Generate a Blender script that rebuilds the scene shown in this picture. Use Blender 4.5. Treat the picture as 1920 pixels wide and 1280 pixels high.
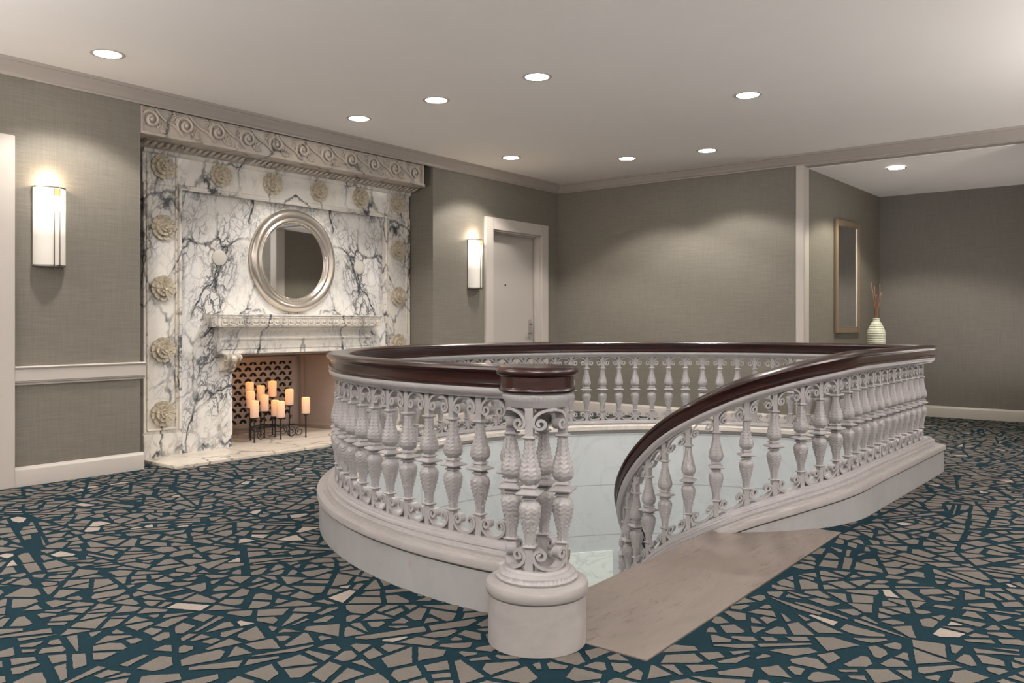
import bpy, bmesh, math, random
from mathutils import Vector, Matrix
from mathutils.geometry import tessellate_polygon
PI = math.pi
R = math.radians
for o in list(bpy.data.objects):
    bpy.data.objects.remove(o)
S = bpy.context.scene
COL = S.collection
random.seed(7)

# ------------------------------------------------------------------ camera, world, exposure
TH = 0.6648
CA, SA = math.cos(TH), math.sin(TH)
cam = bpy.data.cameras.new('camera')
camo = bpy.data.objects.new('camera', cam)
COL.objects.link(camo)
camo.location = (0, 0, 1.08)
camo.rotation_euler = (PI/2, 0, TH)
cam.sensor_width = 36
cam.lens = 1553.3/1920*36
cam.shift_x = 0.0013
cam.shift_y = -0.01745
cam.clip_start = 0.05
S.camera = camo

w = bpy.data.worlds.new('world')
S.world = w
w.use_nodes = True
w.node_tree.nodes['Background'].inputs[0].default_value = (1.0, 0.955, 0.915, 1)
w.node_tree.nodes['Background'].inputs[1].default_value = 0.55
S.view_settings.view_transform = 'Standard'
S.view_settings.look = 'None'
S.view_settings.gamma = 1
S.view_settings.use_curve_mapping = False
S.view_settings.exposure = 0.45
DOWNLIGHT_W = 66
ALCOVE_W = 75
SCONCE_W = 3.2
WELL_W = 14


def lamp(name, kind, loc, watts, color, parent=None, **kw):
    l = bpy.data.lights.new(name, kind)
    l.energy = watts
    l.color = color
    for k, v in kw.items():
        setattr(l, k, v)
    o = bpy.data.objects.new(name, l)
    COL.objects.link(o)
    o.location = loc
    if parent:
        o.parent = parent
    return o


# cool ceiling lamps of the storey below, shining up out of the stairwell
for lx, ly in ((-2.2, 4.7), (-3.1, 5.3)):
    lamp('lower_hall_light', 'POINT', (lx, ly, -1.9), WELL_W, (0.88, 0.97, 1.0), shadow_soft_size=0.35)


# unseen area lamps, added to brighten the ceilings of lobby and alcove
for ux, uy, uw in ((0.8, -1.0, 310), (2.8, 2.6, 200), (-4.6, -0.9, 250), (1.6, 6.2, 170), (-0.98, 9.35, 15)):
    l_ = lamp('ceiling_fill', 'AREA', (ux, uy, 1.75 if uy < 9 else 0.3), uw, (1.0, 0.95, 0.91), shape='DISK', size=0.9)
    l_.rotation_euler = (PI, 0, 0)


# ------------------------------------------------------------------ materials
def mat(name, col=(0.5, 0.5, 0.5), rough=0.5, metal=0.0, spec=None):
    m = bpy.data.materials.new(name)
    m.use_nodes = True
    b = m.node_tree.nodes['Principled BSDF']
    b.inputs['Base Color'].default_value = (*col, 1)
    b.inputs['Roughness'].default_value = rough
    b.inputs['Metallic'].default_value = metal
    if spec is not None:
        b.inputs['Specular IOR Level'].default_value = spec
    return m


class NT:
    def __init__(s, m):
        s.m = m
        s.t = m.node_tree
        s.b = s.t.nodes['Principled BSDF']

    def n(s, kind, **kw):
        nd = s.t.nodes.new(kind)
        for k, v in kw.items():
            if k.startswith('i_'):
                key = k[2:].replace('_', ' ')
                nd.inputs[key].default_value = v
            else:
                setattr(nd, k, v)
        return nd

    def l(s, a, b):
        s.t.links.new(a, b)

    def coord(s, scale=(1, 1, 1), kind='Object', rot=(0, 0, 0)):
        c = s.n('ShaderNodeTexCoord')
        mp = s.n('ShaderNodeMapping')
        mp.inputs['Scale'].default_value = scale
        mp.inputs['Rotation'].default_value = rot
        s.l(c.outputs[kind], mp.inputs['Vector'])
        return mp.outputs[0]

    def noise(s, vec, scale, detail=4, rough=0.5, dist=0.0):
        nd = s.n('ShaderNodeTexNoise')
        nd.inputs['Scale'].default_value = scale
        nd.inputs['Detail'].default_value = detail
        nd.inputs['Roughness'].default_value = rough
        nd.inputs['Distortion'].default_value = dist
        s.l(vec, nd.inputs['Vector'])
        return nd

    def ramp(s, fac, stops):
        r = s.n('ShaderNodeValToRGB')
        e = r.color_ramp.elements
        while len(e) < len(stops):
            e.new(0.5)
        for i, (p, c) in enumerate(stops):
            e[i].position = p
            e[i].color = (c, c, c, 1) if isinstance(c, (int, float)) else (*c, 1)
        s.l(fac, r.inputs[0])
        return r.outputs[0]

    def mix(s, fac, a, b, mode='MIX'):
        nd = s.n('ShaderNodeMix', data_type='RGBA', blend_type=mode)
        for sock, v in ((nd.inputs[0], fac), (nd.inputs[6], a), (nd.inputs[7], b)):
            if hasattr(v, 'links'):
                s.l(v, sock)
            elif isinstance(v, tuple):
                sock.default_value = (*v, 1)
            else:
                sock.default_value = v
        return nd.outputs[2]

    def math(s, op, a, b=None, c=None):
        nd = s.n('ShaderNodeMath', operation=op)
        for i, v in enumerate((a, b, c)):
            if v is None:
                continue
            if hasattr(v, 'links'):
                s.l(v, nd.inputs[i])
            else:
                nd.inputs[i].default_value = v
        return nd.outputs[0]

    def vadd(s, vec, noisecol, amt):
        sub = s.n('ShaderNodeVectorMath', operation='SUBTRACT')
        s.l(noisecol, sub.inputs[0])
        sub.inputs[1].default_value = (0.5, 0.5, 0.5)
        sc = s.n('ShaderNodeVectorMath', operation='SCALE')
        s.l(sub.outputs[0], sc.inputs[0])
        sc.inputs['Scale'].default_value = amt
        ad = s.n('ShaderNodeVectorMath', operation='ADD')
        s.l(vec, ad.inputs[0])
        s.l(sc.outputs[0], ad.inputs[1])
        return ad.outputs[0]

    def bump(s, h, strength=0.3, dist=0.01):
        b = s.n('ShaderNodeBump')
        b.inputs['Strength'].default_value = strength
        b.inputs['Distance'].default_value = dist
        s.l(h, b.inputs['Height'])
        s.l(b.outputs[0], s.b.inputs['Normal'])

    def color(s, c):
        s.l(c, s.b.inputs['Base Color'])


def m_wallpaper(name, base):
    m = mat(name, base, 0.62, spec=0.35)
    t = NT(m)
    v = t.coord((5, 5, 260))
    n1 = t.noise(v, 1.0, 3, 0.6)
    v2 = t.coord((230, 230, 6))
    n2 = t.noise(v2, 1.0, 3, 0.6)
    v3 = t.coord((1, 1, 1))
    n3 = t.noise(v3, 2.2, 3, 0.5)
    f = t.math('ADD', t.math('MULTIPLY', n1.outputs[0], 0.6), t.math('MULTIPLY', n2.outputs[0], 0.4))
    dark = tuple(c*0.76 for c in base)
    light = tuple(min(1, c*1.24) for c in base)
    c = t.mix(t.ramp(f, [(0.3, 0.0), (0.7, 1.0)]), dark, light)
    c = t.mix(t.math('MULTIPLY', n3.outputs[0], 0.18), c, tuple(x*0.8 for x in base))
    t.color(c)
    t.bump(f, 0.35, 0.003)
    return m


def m_vein(name, base, tint, vein, amount=1.0, scale=1.0, rough=0.22, mask_lo=0.42, diag=False):
    """white marble with branching dark veins that gather in clusters; slabs are book-matched about the centre line"""
    m = mat(name, base, rough, spec=0.5)
    t = NT(m)
    v0 = t.coord((1, 1, 1))
    sx = t.n('ShaderNodeSeparateXYZ')
    t.l(v0, sx.inputs[0])
    ay = t.math('ABSOLUTE', sx.outputs[1])
    cb_ = t.n('ShaderNodeCombineXYZ')
    t.l(t.math('MULTIPLY', sx.outputs[0], scale), cb_.inputs[0])
    # lean the grain outwards and downwards
    t.l(t.math('MULTIPLY', t.math('ADD', ay, t.math('MULTIPLY', sx.outputs[2], 0.22)), scale), cb_.inputs[1])
    t.l(t.math('MULTIPLY', sx.outputs[2], scale*0.66), cb_.inputs[2])
    v = cb_.outputs[0]
    w1 = t.noise(v, 1.7, 6, 0.62)
    vw = t.vadd(v, w1.outputs['Color'], 0.30)
    w2 = t.noise(v, 10.0, 5, 0.62)
    vw = t.vadd(vw, w2.outputs['Color'], 0.075)

    def cracks(sc, wid):
        vo = t.n('ShaderNodeTexVoronoi', feature='DISTANCE_TO_EDGE')
        vo.inputs['Scale'].default_value = sc
        t.l(vw, vo.inputs['Vector'])
        return t.ramp(vo.outputs['Distance'], [(0.0, 1.0), (wid*0.4, 0.8), (wid, 0.0)])
    big = cracks(2.3, 0.032)
    mid = cracks(6.0, 0.050)
    fine = cracks(15.0, 0.085)
    mk = t.noise(v, 1.25, 4, 0.6)
    mask = t.ramp(mk.outputs[0], [(mask_lo, 0.0), (mask_lo+0.15, 1.0)])
    mk2 = t.noise(v, 3.4, 4, 0.6)
    mask2 = t.ramp(mk2.outputs[0], [(0.40, 0.0), (0.58, 1.0)])
    a = t.math('MULTIPLY', big, t.ramp(mk2.outputs[0], [(0.36, 0.05), (0.56, 1.0)]))
    b = t.math('MULTIPLY', mid, t.math('MULTIPLY', t.math('MAXIMUM', mask, 0.10), t.math('MAXIMUM', mask2, 0.35)))
    c = t.math('MULTIPLY', fine, t.math('MULTIPLY', mask, t.math('MAXIMUM', mask2, 0.15)))
    k = t.math('MAXIMUM', t.math('MAXIMUM', a, t.math('MULTIPLY', b, 0.9)), t.math('MULTIPLY', c, 0.8))
    if diag:
        wn = t.noise(v0, 3.1, 6, 0.66)
        mn = t.noise(v0, 2.3, 4, 0.6)
        for (cy, cz, c0, wd) in ((0.80, 0.60, 0.28, 0.024), (0.86, 0.51, 0.62, 0.015), (0.74, 0.67, 0.02, 0.010)):
            q = t.math('ADD', t.math('MULTIPLY', ay, cy), t.math('MULTIPLY', sx.outputs[2], cz))
            q = t.math('ADD', q, t.math('MULTIPLY', t.math('SUBTRACT', wn.outputs[0], 0.5), 0.42))
            q = t.math('ABSOLUTE', t.math('SUBTRACT', q, c0))
            dv = t.ramp(t.math('DIVIDE', q, wd), [(0.35, 1.0), (1.0, 0.0)])
            dv = t.math('MULTIPLY', dv, t.ramp(mn.outputs[0], [(0.34, 0.1), (0.52, 1.0)]))
            k = t.math('MAXIMUM', k, dv)
    k = t.math('MULTIPLY', k, amount)
    cl = t.noise(v, 2.6, 5, 0.6)
    bc = t.mix(t.ramp(cl.outputs[0], [(0.35, 0.0), (0.68, 1.0)]), base, tint)
    haze = t.math('MULTIPLY', t.math('MULTIPLY', mask, mask2), 0.22*amount)
    bc = t.mix(haze, bc, (0.25, 0.26, 0.29))
    col = t.mix(k, bc, vein)
    t.color(col)
    return m


def m_softmarble(name, base, tint, streak, rough=0.3, sc=(2.2, 2.2, 6), amt=0.5, spots=None):
    m = mat(name, base, rough)
    t = NT(m)
    v = t.coord(sc)
    n1 = t.noise(v, 1.3, 8, 0.65, 1.2)
    c = t.mix(t.ramp(n1.outputs[0], [(0.3, 0.0), (0.72, 1.0)]), base, tint)
    n2 = t.noise(v, 0.9, 7, 0.6, 2.2)
    r = t.ramp(n2.outputs[0], [(0.455, 0.0), (0.5, amt), (0.535, 0.0)])
    c = t.mix(r, c, streak)
    if spots:
        v3 = t.coord((7, 7, 9))
        n3 = t.noise(v3, 1.6, 6, 0.7, 0.6)
        c = t.mix(t.ramp(n3.outputs[0], [(0.60, 0.0), (0.72, spots[0])]), c, spots[1])
    t.color(c)
    return m


def m_speck(name, base, tint, dark):
    m = mat(name, base, 0.36)
    t = NT(m)
    v = t.coord((7, 1.6, 3), rot=(0, 0, 0.25))
    n1 = t.noise(v, 1.6, 7, 0.68, 0.5)
    c = t.mix(t.ramp(n1.outputs[0], [(0.32, 0.0), (0.68, 1.0)]), base, tint)
    n2 = t.noise(v, 5.0, 6, 0.72, 0.3)
    n3 = t.noise(v, 0.9, 3, 0.5)
    k = t.math('MULTIPLY', t.ramp(n2.outputs[0], [(0.54, 0.0), (0.64, 0.9)]), t.ramp(n3.outputs[0], [(0.40, 0.0), (0.52, 1.0)]))
    t.color(t.mix(k, c, dark))
    return m


def m_block(name, base, tint, line):
    """marble facing with panel joints laid out along u (run) and v (height)"""
    m = mat(name, base, 0.28)
    t = NT(m)
    v = t.coord((1.4, 1.4, 1.4))
    n1 = t.noise(v, 1.4, 7, 0.62, 0.8)
    c = t.mix(t.ramp(n1.outputs[0], [(0.3, 0.0), (0.75, 1.0)]), base, tint)
    n2 = t.noise(v, 1.0, 7, 0.62, 1.9)
    c = t.mix(t.ramp(n2.outputs[0], [(0.47, 0.0), (0.5, 0.35), (0.52, 0.0)]), c, line)
    uv = t.n('ShaderNodeTexCoord')
    sx = t.n('ShaderNodeSeparateXYZ')
    t.l(uv.outputs['UV'], sx.inputs[0])

    def joint(s, period, off, wd):
        f = t.math('PINGPONG', t.math('ADD', s, off), period/2)
        return t.math('LESS_THAN', f, wd)
    ju = joint(sx.outputs[0], 1.25, 0.48, 0.0035)
    jv = joint(sx.outputs[1], 0.42, 0.28, 0.004)
    j = t.math('MAXIMUM', ju, jv)
    c = t.mix(t.math('MULTIPLY', j, 0.65), c, tuple(x*0.45 for x in base))
    t.color(c)
    return m


def m_wood(name):
    m = mat(name, (0.06, 0.012, 0.008), 0.27, spec=0.4)
    t = NT(m)
    v = t.coord((3.0, 3.0, 40))
    n = t.noise(v, 1.5, 6, 0.6, 0.4)
    c = t.mix(t.ramp(n.outputs[0], [(0.3, 0.0), (0.75, 1.0)]), (0.008, 0.002, 0.0018), (0.042, 0.008, 0.0045))
    t.color(c)
    t.b.inputs['Coat Weight'].default_value = 0.25
    t.b.inputs['Coat Roughness'].default_value = 0.12
    return m


def m_iron(name, base):
    m = mat(name, base, 0.34, spec=0.5)
    t = NT(m)
    v = t.coord((1, 1, 1))
    n = t.noise(v, 60, 5, 0.65)
    n2 = t.noise(v, 9, 4, 0.6)
    c = t.mix(t.ramp(n2.outputs[0], [(0.35, 0.0), (0.75, 0.6)]), base, tuple(b*0.78 for b in base))
    t.color(c)
    t.bump(n.outputs[0], 0.5, 0.004)
    return m


def m_paint(name, base, rough=0.45):
    m = mat(name, base, rough)
    t = NT(m)
    v = t.coord((1, 1, 1))
    n = t.noise(v, 3, 3, 0.5)
    t.color(t.mix(t.math('MULTIPLY', n.outputs[0], 0.3), base, tuple(b*0.88 for b in base)))
    return m


def m_carpet(name, base, dark):
    m = mat(name, base, 0.95, spec=0.1)
    t = NT(m)
    v = t.coord((1, 1, 1))
    n = t.noise(v, 260, 3, 0.7)
    n2 = t.noise(v, 18, 4, 0.6)
    c = t.mix(t.ramp(n.outputs[0], [(0.3, 0.0), (0.7, 1.0)]), dark, base)
    c = t.mix(t.math('MULTIPLY', n2.outputs[0], 0.25), c, dark)
    t.color(c)
    t.bump(n.outputs[0], 0.6, 0.006)
    return m


def m_emit(name, col, strength):
    m = bpy.data.materials.new(name)
    m.use_nodes = True
    b = m.node_tree.nodes['Principled BSDF']
    b.inputs['Base Color'].default_value = (*col, 1)
    b.inputs['Emission Color'].default_value = (*col, 1)
    b.inputs['Emission Strength'].default_value = strength
    return m


M = {}
M['wall'] = m_wallpaper('olive_grasscloth', (0.188, 0.171, 0.140))
M['wall_cool'] = m_wallpaper('grey_grasscloth', (0.196, 0.178, 0.158))
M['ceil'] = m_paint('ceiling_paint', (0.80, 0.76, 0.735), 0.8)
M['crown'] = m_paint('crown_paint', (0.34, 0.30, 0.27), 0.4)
M['trim'] = m_paint('trim_paint', (0.50, 0.455, 0.41), 0.4)
M['door'] = m_paint('door_paint', (0.44, 0.40, 0.36), 0.5)
M['vein'] = m_vein('dark_veined_marble', (0.82, 0.77, 0.69), (0.68, 0.65, 0.61), (0.035, 0.042, 0.050), 1.0, 1.0, 0.16, 0.46)
M['vein_busy'] = m_vein('heavily_veined_marble', (0.82, 0.785, 0.725), (0.67, 0.65, 0.63), (0.030, 0.036, 0.046), 1.0, 1.2, 0.14, 0.40, True)
M['vein_light'] = m_vein('light_veined_marble', (0.74, 0.66, 0.55), (0.62, 0.55, 0.47), (0.07, 0.07, 0.07), 0.7, 1.0, 0.25, 0.52)
M['frieze'] = m_vein('frieze_marble', (0.54, 0.47, 0.40), (0.44, 0.39, 0.34), (0.045, 0.045, 0.05), 0.8, 1.2, 0.35, 0.52)
M['rosette'] = m_softmarble('rosette_marble', (0.60, 0.53, 0.41), (0.50, 0.43, 0.33), (0.25, 0.2, 0.16), 0.45)
M['curb'] = m_softmarble('white_grey_marble', (0.345, 0.342, 0.338), (0.285, 0.283, 0.282), (0.33, 0.32, 0.32), 0.32, (3, 3, 1.5), 0.45, (0.6, (0.30, 0.24, 0.19)))
M['drum'] = m_softmarble('pinkish_white_marble', (0.335, 0.318, 0.308), (0.27, 0.255, 0.246), (0.34, 0.30, 0.28), 0.38, (3, 3, 9), 0.4, (0.5, (0.34, 0.25, 0.20)))
M['slab'] = m_speck('tan_marble', (0.205, 0.168, 0.146), (0.155, 0.125, 0.108), (0.11, 0.07, 0.055))
M['well'] = m_block('pale_blue_marble', (0.60, 0.635, 0.64), (0.53, 0.565, 0.57), (0.43, 0.46, 0.47))
M['well_panel'] = m_softmarble('pale_green_marble', (0.88, 0.95, 0.88), (0.82, 0.90, 0.84), (0.55, 0.6, 0.58))
M['fascia'] = m_softmarble('cream_marble', (0.68, 0.62, 0.55), (0.60, 0.55, 0.49), (0.45, 0.42, 0.38))
M['step'] = m_softmarble('step_marble', (0.55, 0.55, 0.52), (0.48, 0.48, 0.46), (0.3, 0.3, 0.3))
M['iron'] = m_iron('white_painted_iron', (0.350, 0.333, 0.332))
M['wood'] = m_wood('mahogany')
M['teal'] = m_carpet('teal_pile', (0.012, 0.042, 0.055), (0.004, 0.016, 0.024))
M['taupe'] = m_carpet('taupe_pile', (0.172, 0.155, 0.138), (0.132, 0.119, 0.105))
M['pale'] = m_carpet('pale_pile', (0.42, 0.37, 0.32), (0.25, 0.21, 0.18))
M['silver'] = mat('champagne_silver', (0.62, 0.56, 0.49), 0.28, 0.85)
M['mirror'] = mat('mirror_glass', (0.85, 0.85, 0.85), 0.02, 1.0)
M['chrome'] = mat('chrome', (0.6, 0.6, 0.6), 0.18, 1.0)
M['nickel'] = mat('brushed_nickel', (0.36, 0.33, 0.30), 0.35, 1.0)
M['black'] = mat('black_iron', (0.012, 0.011, 0.010), 0.45)
M['dark'] = mat('dark_void', (0.010, 0.008, 0.008), 0.8)
M['firebox'] = m_paint('pinkish_firebox', (0.38, 0.315, 0.275), 0.6)
M['goldwood'] = m_paint('antique_gold_wood', (0.24, 0.18, 0.12), 0.4)
M['plaster_disc'] = m_paint('cream_plaster', (0.62, 0.58, 0.52), 0.5)
M['twig'] = m_paint('reddish_twig', (0.27, 0.13, 0.08), 0.6)
M['lens'] = m_emit('lamp_lens', (1.0, 0.97, 0.92), 28)
M['amber'] = m_emit('amber_glass', (1.0, 0.50, 0.10), 0.9)

# quilted firebox side: diamond lattice bump
m = m_paint('lattice_firebox', (0.36, 0.30, 0.26), 0.6)
t = NT(m)
vv = t.n('ShaderNodeTexCoord')
sp = t.n('ShaderNodeSeparateXYZ')
t.l(vv.outputs['Object'], sp.inputs[0])
d1 = t.math('PINGPONG', t.math('ADD', sp.outputs[0], sp.outputs[2]), 0.03)
d2 = t.math('PINGPONG', t.math('SUBTRACT', sp.outputs[0], sp.outputs[2]), 0.03)
t.bump(t.math('MINIMUM', d1, d2), 0.35, 0.15)
M['lattice'] = m

# sconce glass: opal glass lit from inside, bulb in its upper half
m = bpy.data.materials.new('opal_glass')
m.use_nodes = True
t = NT(m)
c = t.n('ShaderNodeTexCoord')
sp = t.n('ShaderNodeSeparateXYZ')
t.l(c.outputs['Object'], sp.inputs[0])
zr = t.n('ShaderNodeMapRange')
t.l(sp.outputs[2], zr.inputs[0])
zr.inputs[1].default_value = -0.26
zr.inputs[2].default_value = 0.22
st = t.ramp(zr.outputs[0], [(0.0, 0.10), (0.40, 0.15), (0.60, 0.36), (0.80, 1.0), (1.0, 0.8)])
t.b.inputs['Base Color'].default_value = (0.42, 0.39, 0.35, 1)
t.b.inputs['Roughness'].default_value = 0.3
t.b.inputs['Emission Color'].default_value = (1.0, 0.88, 0.74, 1)
t.l(t.math('MULTIPLY', st, 2.2), t.b.inputs['Emission Strength'])
M['opal'] = m

# LED pillar candle: wax lit from its top
m = bpy.data.materials.new('glowing_wax')
m.use_nodes = True
t = NT(m)
c = t.n('ShaderNodeTexCoord')
sp = t.n('ShaderNodeSeparateXYZ')
t.l(c.outputs['Object'], sp.inputs[0])
zr = t.n('ShaderNodeMapRange')
t.l(sp.outputs[2], zr.inputs[0])
zr.inputs[1].default_value = 0.0
zr.inputs[2].default_value = 0.15
cr = t.n('ShaderNodeValToRGB')
t.l(zr.outputs[0], cr.inputs[0])
cr.color_ramp.elements[0].color = (0.80, 0.42, 0.28, 1)
cr.color_ramp.elements[0].position = 0.1
cr.color_ramp.elements[1].color = (1.0, 0.36, 0.09, 1)
cr.color_ramp.elements[1].position = 0.95
t.l(cr.outputs[0], t.b.inputs['Emission Color'])
t.l(t.ramp(zr.outputs[0], [(0.0, 0.20), (0.5, 0.34), (0.85, 0.62), (1.0, 0.72)]), t.b.inputs['Emission Strength'])
t.b.inputs['Base Color'].default_value = (0.50, 0.36, 0.26, 1)
M['wax'] = m

# vase: cream with green-grey horizontal ribs
m = mat('ribbed_glaze', (0.5, 0.5, 0.4), 0.4)
t = NT(m)
v = t.coord((1, 1, 1))
sp = t.n('ShaderNodeSeparateXYZ')
t.l(v, sp.inputs[0])
g = t.math('PINGPONG', sp.outputs[2], 0.0125)
n = t.noise(v, 14, 4, 0.6)
g2 = t.math('ADD', g, t.math('MULTIPLY', n.outputs[0], 0.006))
t.color(t.mix(t.ramp(g2, [(0.0055, 1.0), (0.0085, 0.0)]), (0.70, 0.70, 0.58), (0.33, 0.36, 0.22)))
M['vase'] = m


# ------------------------------------------------------------------ geometry helpers
def link(name, bm, material, parent=None, smooth=False, loc=None, recalc=True, world=False):
    if recalc:
        bmesh.ops.recalc_face_normals(bm, faces=bm.faces)
    me = bpy.data.meshes.new(name)
    bm.to_mesh(me)
    bm.free()
    if isinstance(material, (list, tuple)):
        for k in material:
            me.materials.append(k)
    else:
        me.materials.append(material)
    if smooth:
        for p in me.polygons:
            p.use_smooth = True
        if smooth != 'all':
            try:
                me.set_sharp_from_angle(angle=R(38))
            except Exception:
                pass
    o = bpy.data.objects.new(name, me)
    COL.objects.link(o)
    if parent:
        o.parent = parent
        if world:   # mesh was written in world coordinates: shift it into its parent's frame
            me.transform(parent_inv(parent))
    if loc:
        o.location = loc
    return o


def parent_inv(p):
    mm = Matrix.Identity(4)
    while p is not None:
        mm = (Matrix.Translation(p.location) @ p.rotation_euler.to_matrix().to_4x4()) @ mm
        p = p.parent
    return mm.inverted()


def thing(name, label, cat, loc=(0, 0, 0), rz=0, group=None):
    o = bpy.data.objects.new(name, None)
    COL.objects.link(o)
    o.empty_display_size = 0.1
    o.location = loc
    o.rotation_euler = (0, 0, rz)
    o['label'] = label
    o['category'] = cat
    if group:
        o['group'] = group
    return o


def tag(o, label, cat, group=None):
    o['label'] = label
    o['category'] = cat
    if group:
        o['group'] = group
    return o


def struct(o):
    o['kind'] = 'structure'
    return o


def box(bm, x0, x1, y0, y1, z0, z1, mi=0):
    vs = [bm.verts.new((x, y, z)) for x in (x0, x1) for y in (y0, y1) for z in (z0, z1)]
    for f in ((0, 1, 3, 2), (4, 6, 7, 5), (0, 4, 5, 1), (2, 3, 7, 6), (0, 2, 6, 4), (1, 5, 7, 3)):
        bm.faces.new([vs[i] for i in f]).material_index = mi
    return vs


def bbox(bm, x0, x1, y0, y1, z0, z1, bev=0.004):
    b2 = bmesh.new()
    box(b2, x0, x1, y0, y1, z0, z1)
    bmesh.ops.recalc_face_normals(b2, faces=b2.faces)
    bmesh.ops.bevel(b2, geom=b2.edges[:], offset=bev, segments=2, affect='EDGES')
    me = bpy.data.meshes.new('tmp')
    b2.to_mesh(me)
    b2.free()
    bm.from_mesh(me)
    bpy.data.meshes.remove(me)


def lathe(bm, prof, n=32, cx=0, cy=0, f=None, cap=True, squash=1.0):
    rings = []
    for (r, z) in prof:
        ring = []
        for i in range(n):
            a = 2*PI*i/n
            rr = f(r, z, a) if f else r
            ring.append(bm.verts.new((cx+rr*math.cos(a)*squash, cy+rr*math.sin(a), z)))
        rings.append(ring)
    for a, b in zip(rings, rings[1:]):
        for i in range(n):
            bm.faces.new((a[i], a[(i+1) % n], b[(i+1) % n], b[i]))
    if cap:
        bm.faces.new(rings[0][::-1])
        bm.faces.new(rings[-1])


def tube(bm, pts, r, n=8, closed=False):
    pts = [Vector(p) for p in pts]
    rings = []
    N = len(pts)
    up = Vector((0, 0, 1))
    prev = None
    for i, p in enumerate(pts):
        a = pts[(i-1) % N] if (closed or i > 0) else p
        b = pts[(i+1) % N] if (closed or i < N-1) else p
        d = (b-a).normalized()
        if prev is None:
            u = d.cross(up)
            if u.length < 1e-3:
                u = d.cross(Vector((1, 0, 0)))
        else:
            u = prev - d*prev.dot(d)
        u.normalize()
        prev = u
        v = d.cross(u)
        rr = r[i] if isinstance(r, (list, tuple)) else r
        rings.append([bm.verts.new(p+u*rr*math.cos(2*PI*k/n)+v*rr*math.sin(2*PI*k/n)) for k in range(n)])
    m_ = N if closed else N-1
    for i in range(m_):
        A, B = rings[i], rings[(i+1) % N]
        for k in range(n):
            bm.faces.new((A[k], A[(k+1) % n], B[(k+1) % n], B[k]))
    if not closed:
        bm.faces.new(rings[0][::-1])
        bm.faces.new(rings[-1])


def sweep(bm, path, prof, closed_prof=True, caps=True, uv=None):
    """path: list of (x, y, z, nx, ny); prof: list of (u outward, z). Returns nothing."""
    rings = []
    for (x, y, z, nx, ny) in path:
        rings.append([bm.verts.new((x+nx*u, y+ny*u, z+h)) for (u, h) in prof])
    n = len(prof)
    m_ = n if closed_prof else n-1
    for A, B in zip(rings, rings[1:]):
        for k in range(m_):
            bm.faces.new((A[k], A[(k+1) % n], B[(k+1) % n], B[k]))
    if caps and closed_prof:
        bm.faces.new(rings[0][::-1])
        bm.faces.new(rings[-1])


def ribbon(bm, pts, thick, depth):
    """flat bar following pts (x, z) in the xz plane, depth along y"""
    N = len(pts)
    L = []
    for i in range(N):
        a = pts[max(i-1, 0)]
        b = pts[min(i+1, N-1)]
        dx, dz = b[0]-a[0], b[1]-a[1]
        l = math.hypot(dx, dz) or 1
        nx, nz = -dz/l*thick/2, dx/l*thick/2
        x, z = pts[i]
        L.append([bm.verts.new((x+nx, -depth/2, z+nz)), bm.verts.new((x-nx, -depth/2, z-nz)),
                  bm.verts.new((x-nx, depth/2, z-nz)), bm.verts.new((x+nx, depth/2, z+nz))])
    for A, B in zip(L, L[1:]):
        for k in range(4):
            bm.faces.new((A[k], A[(k+1) % 4], B[(k+1) % 4], B[k]))
    bm.faces.new(L[0][::-1])
    bm.faces.new(L[-1])


def extrude_poly(bm, pts, origin, ux, uy, nrm, d, mi=0):
    """pts 2D -> prism: origin + ux*a + uy*b, thickness d along nrm"""
    o = Vector(origin)
    ux, uy, nrm = Vector(ux), Vector(uy), Vector(nrm)
    A = [bm.verts.new(o+ux*a+uy*b) for a, b in pts]
    B = [bm.verts.new(o+ux*a+uy*b+nrm*d) for a, b in pts]
    n = len(pts)
    bm.faces.new(A[::-1]).material_index = mi
    bm.faces.new(B).material_index = mi
    for i in range(n):
        bm.faces.new((A[i], A[(i+1) % n], B[(i+1) % n], B[i])).material_index = mi


# ------------------------------------------------------------------ key dimensions
XL, YB = -5.95, 8.56            # left wall plane, back wall plane
ZC, ZCB = 2.817, 2.707          # ceiling, underside of the crown
CX, CY, RC = -2.14, 4.63, 2.16  # stairwell centre and railing radius
W = 0.10                        # half width of the marble curb
R0, R1 = 3.14, 6.28             # recess of the fireplace along the left wall
DY0, DY1, DZ = 7.242, 8.174, 2.145
AX0, AX1, AY = -2.873, -2.658, 10.59
XR = -1.34                      # railing line at the corner
XR2 = -1.385                    # ... and where it starts to curve
YBEND = 4.957
TH_CORNER = math.acos((XR-CX)/RC)
YCOR = CY+RC*math.sin(TH_CORNER)
A_START = R(-79.5)

# ------------------------------------------------------------------ stair rail path
# straight run, then an arc of radius ~1, then a tight helix of radius .6 about the well centre
KEYS = [(-0.05, 0), (0.12, 0.006), (0.237, 0.016), (0.383, 0.030), (0.52, 0.049), (0.688, 0.084), (0.843, 0.124), (1.002, 0.188),
        (1.145, 0.268), (1.279, 0.356), (1.39, 0.463), (1.52, 0.592), (1.64, 0.722)]
RH2 = 0.48


def drop(s):
    if s <= KEYS[0][0]:
        return 0.0
    for (a, u), (b, v) in zip(KEYS, KEYS[1:]):
        if s <= b:
            t_ = (s-a)/(b-a)
            return u+(v-u)*t_
    return KEYS[-1][1]+(s-KEYS[-1][0])*1.08


def drop_s(s):   # smoothed
    return sum(drop(s+k*0.03) for k in range(-3, 4))/7


SC = (XR2-1.0, YBEND)
L1 = R(55)*1.0


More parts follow.
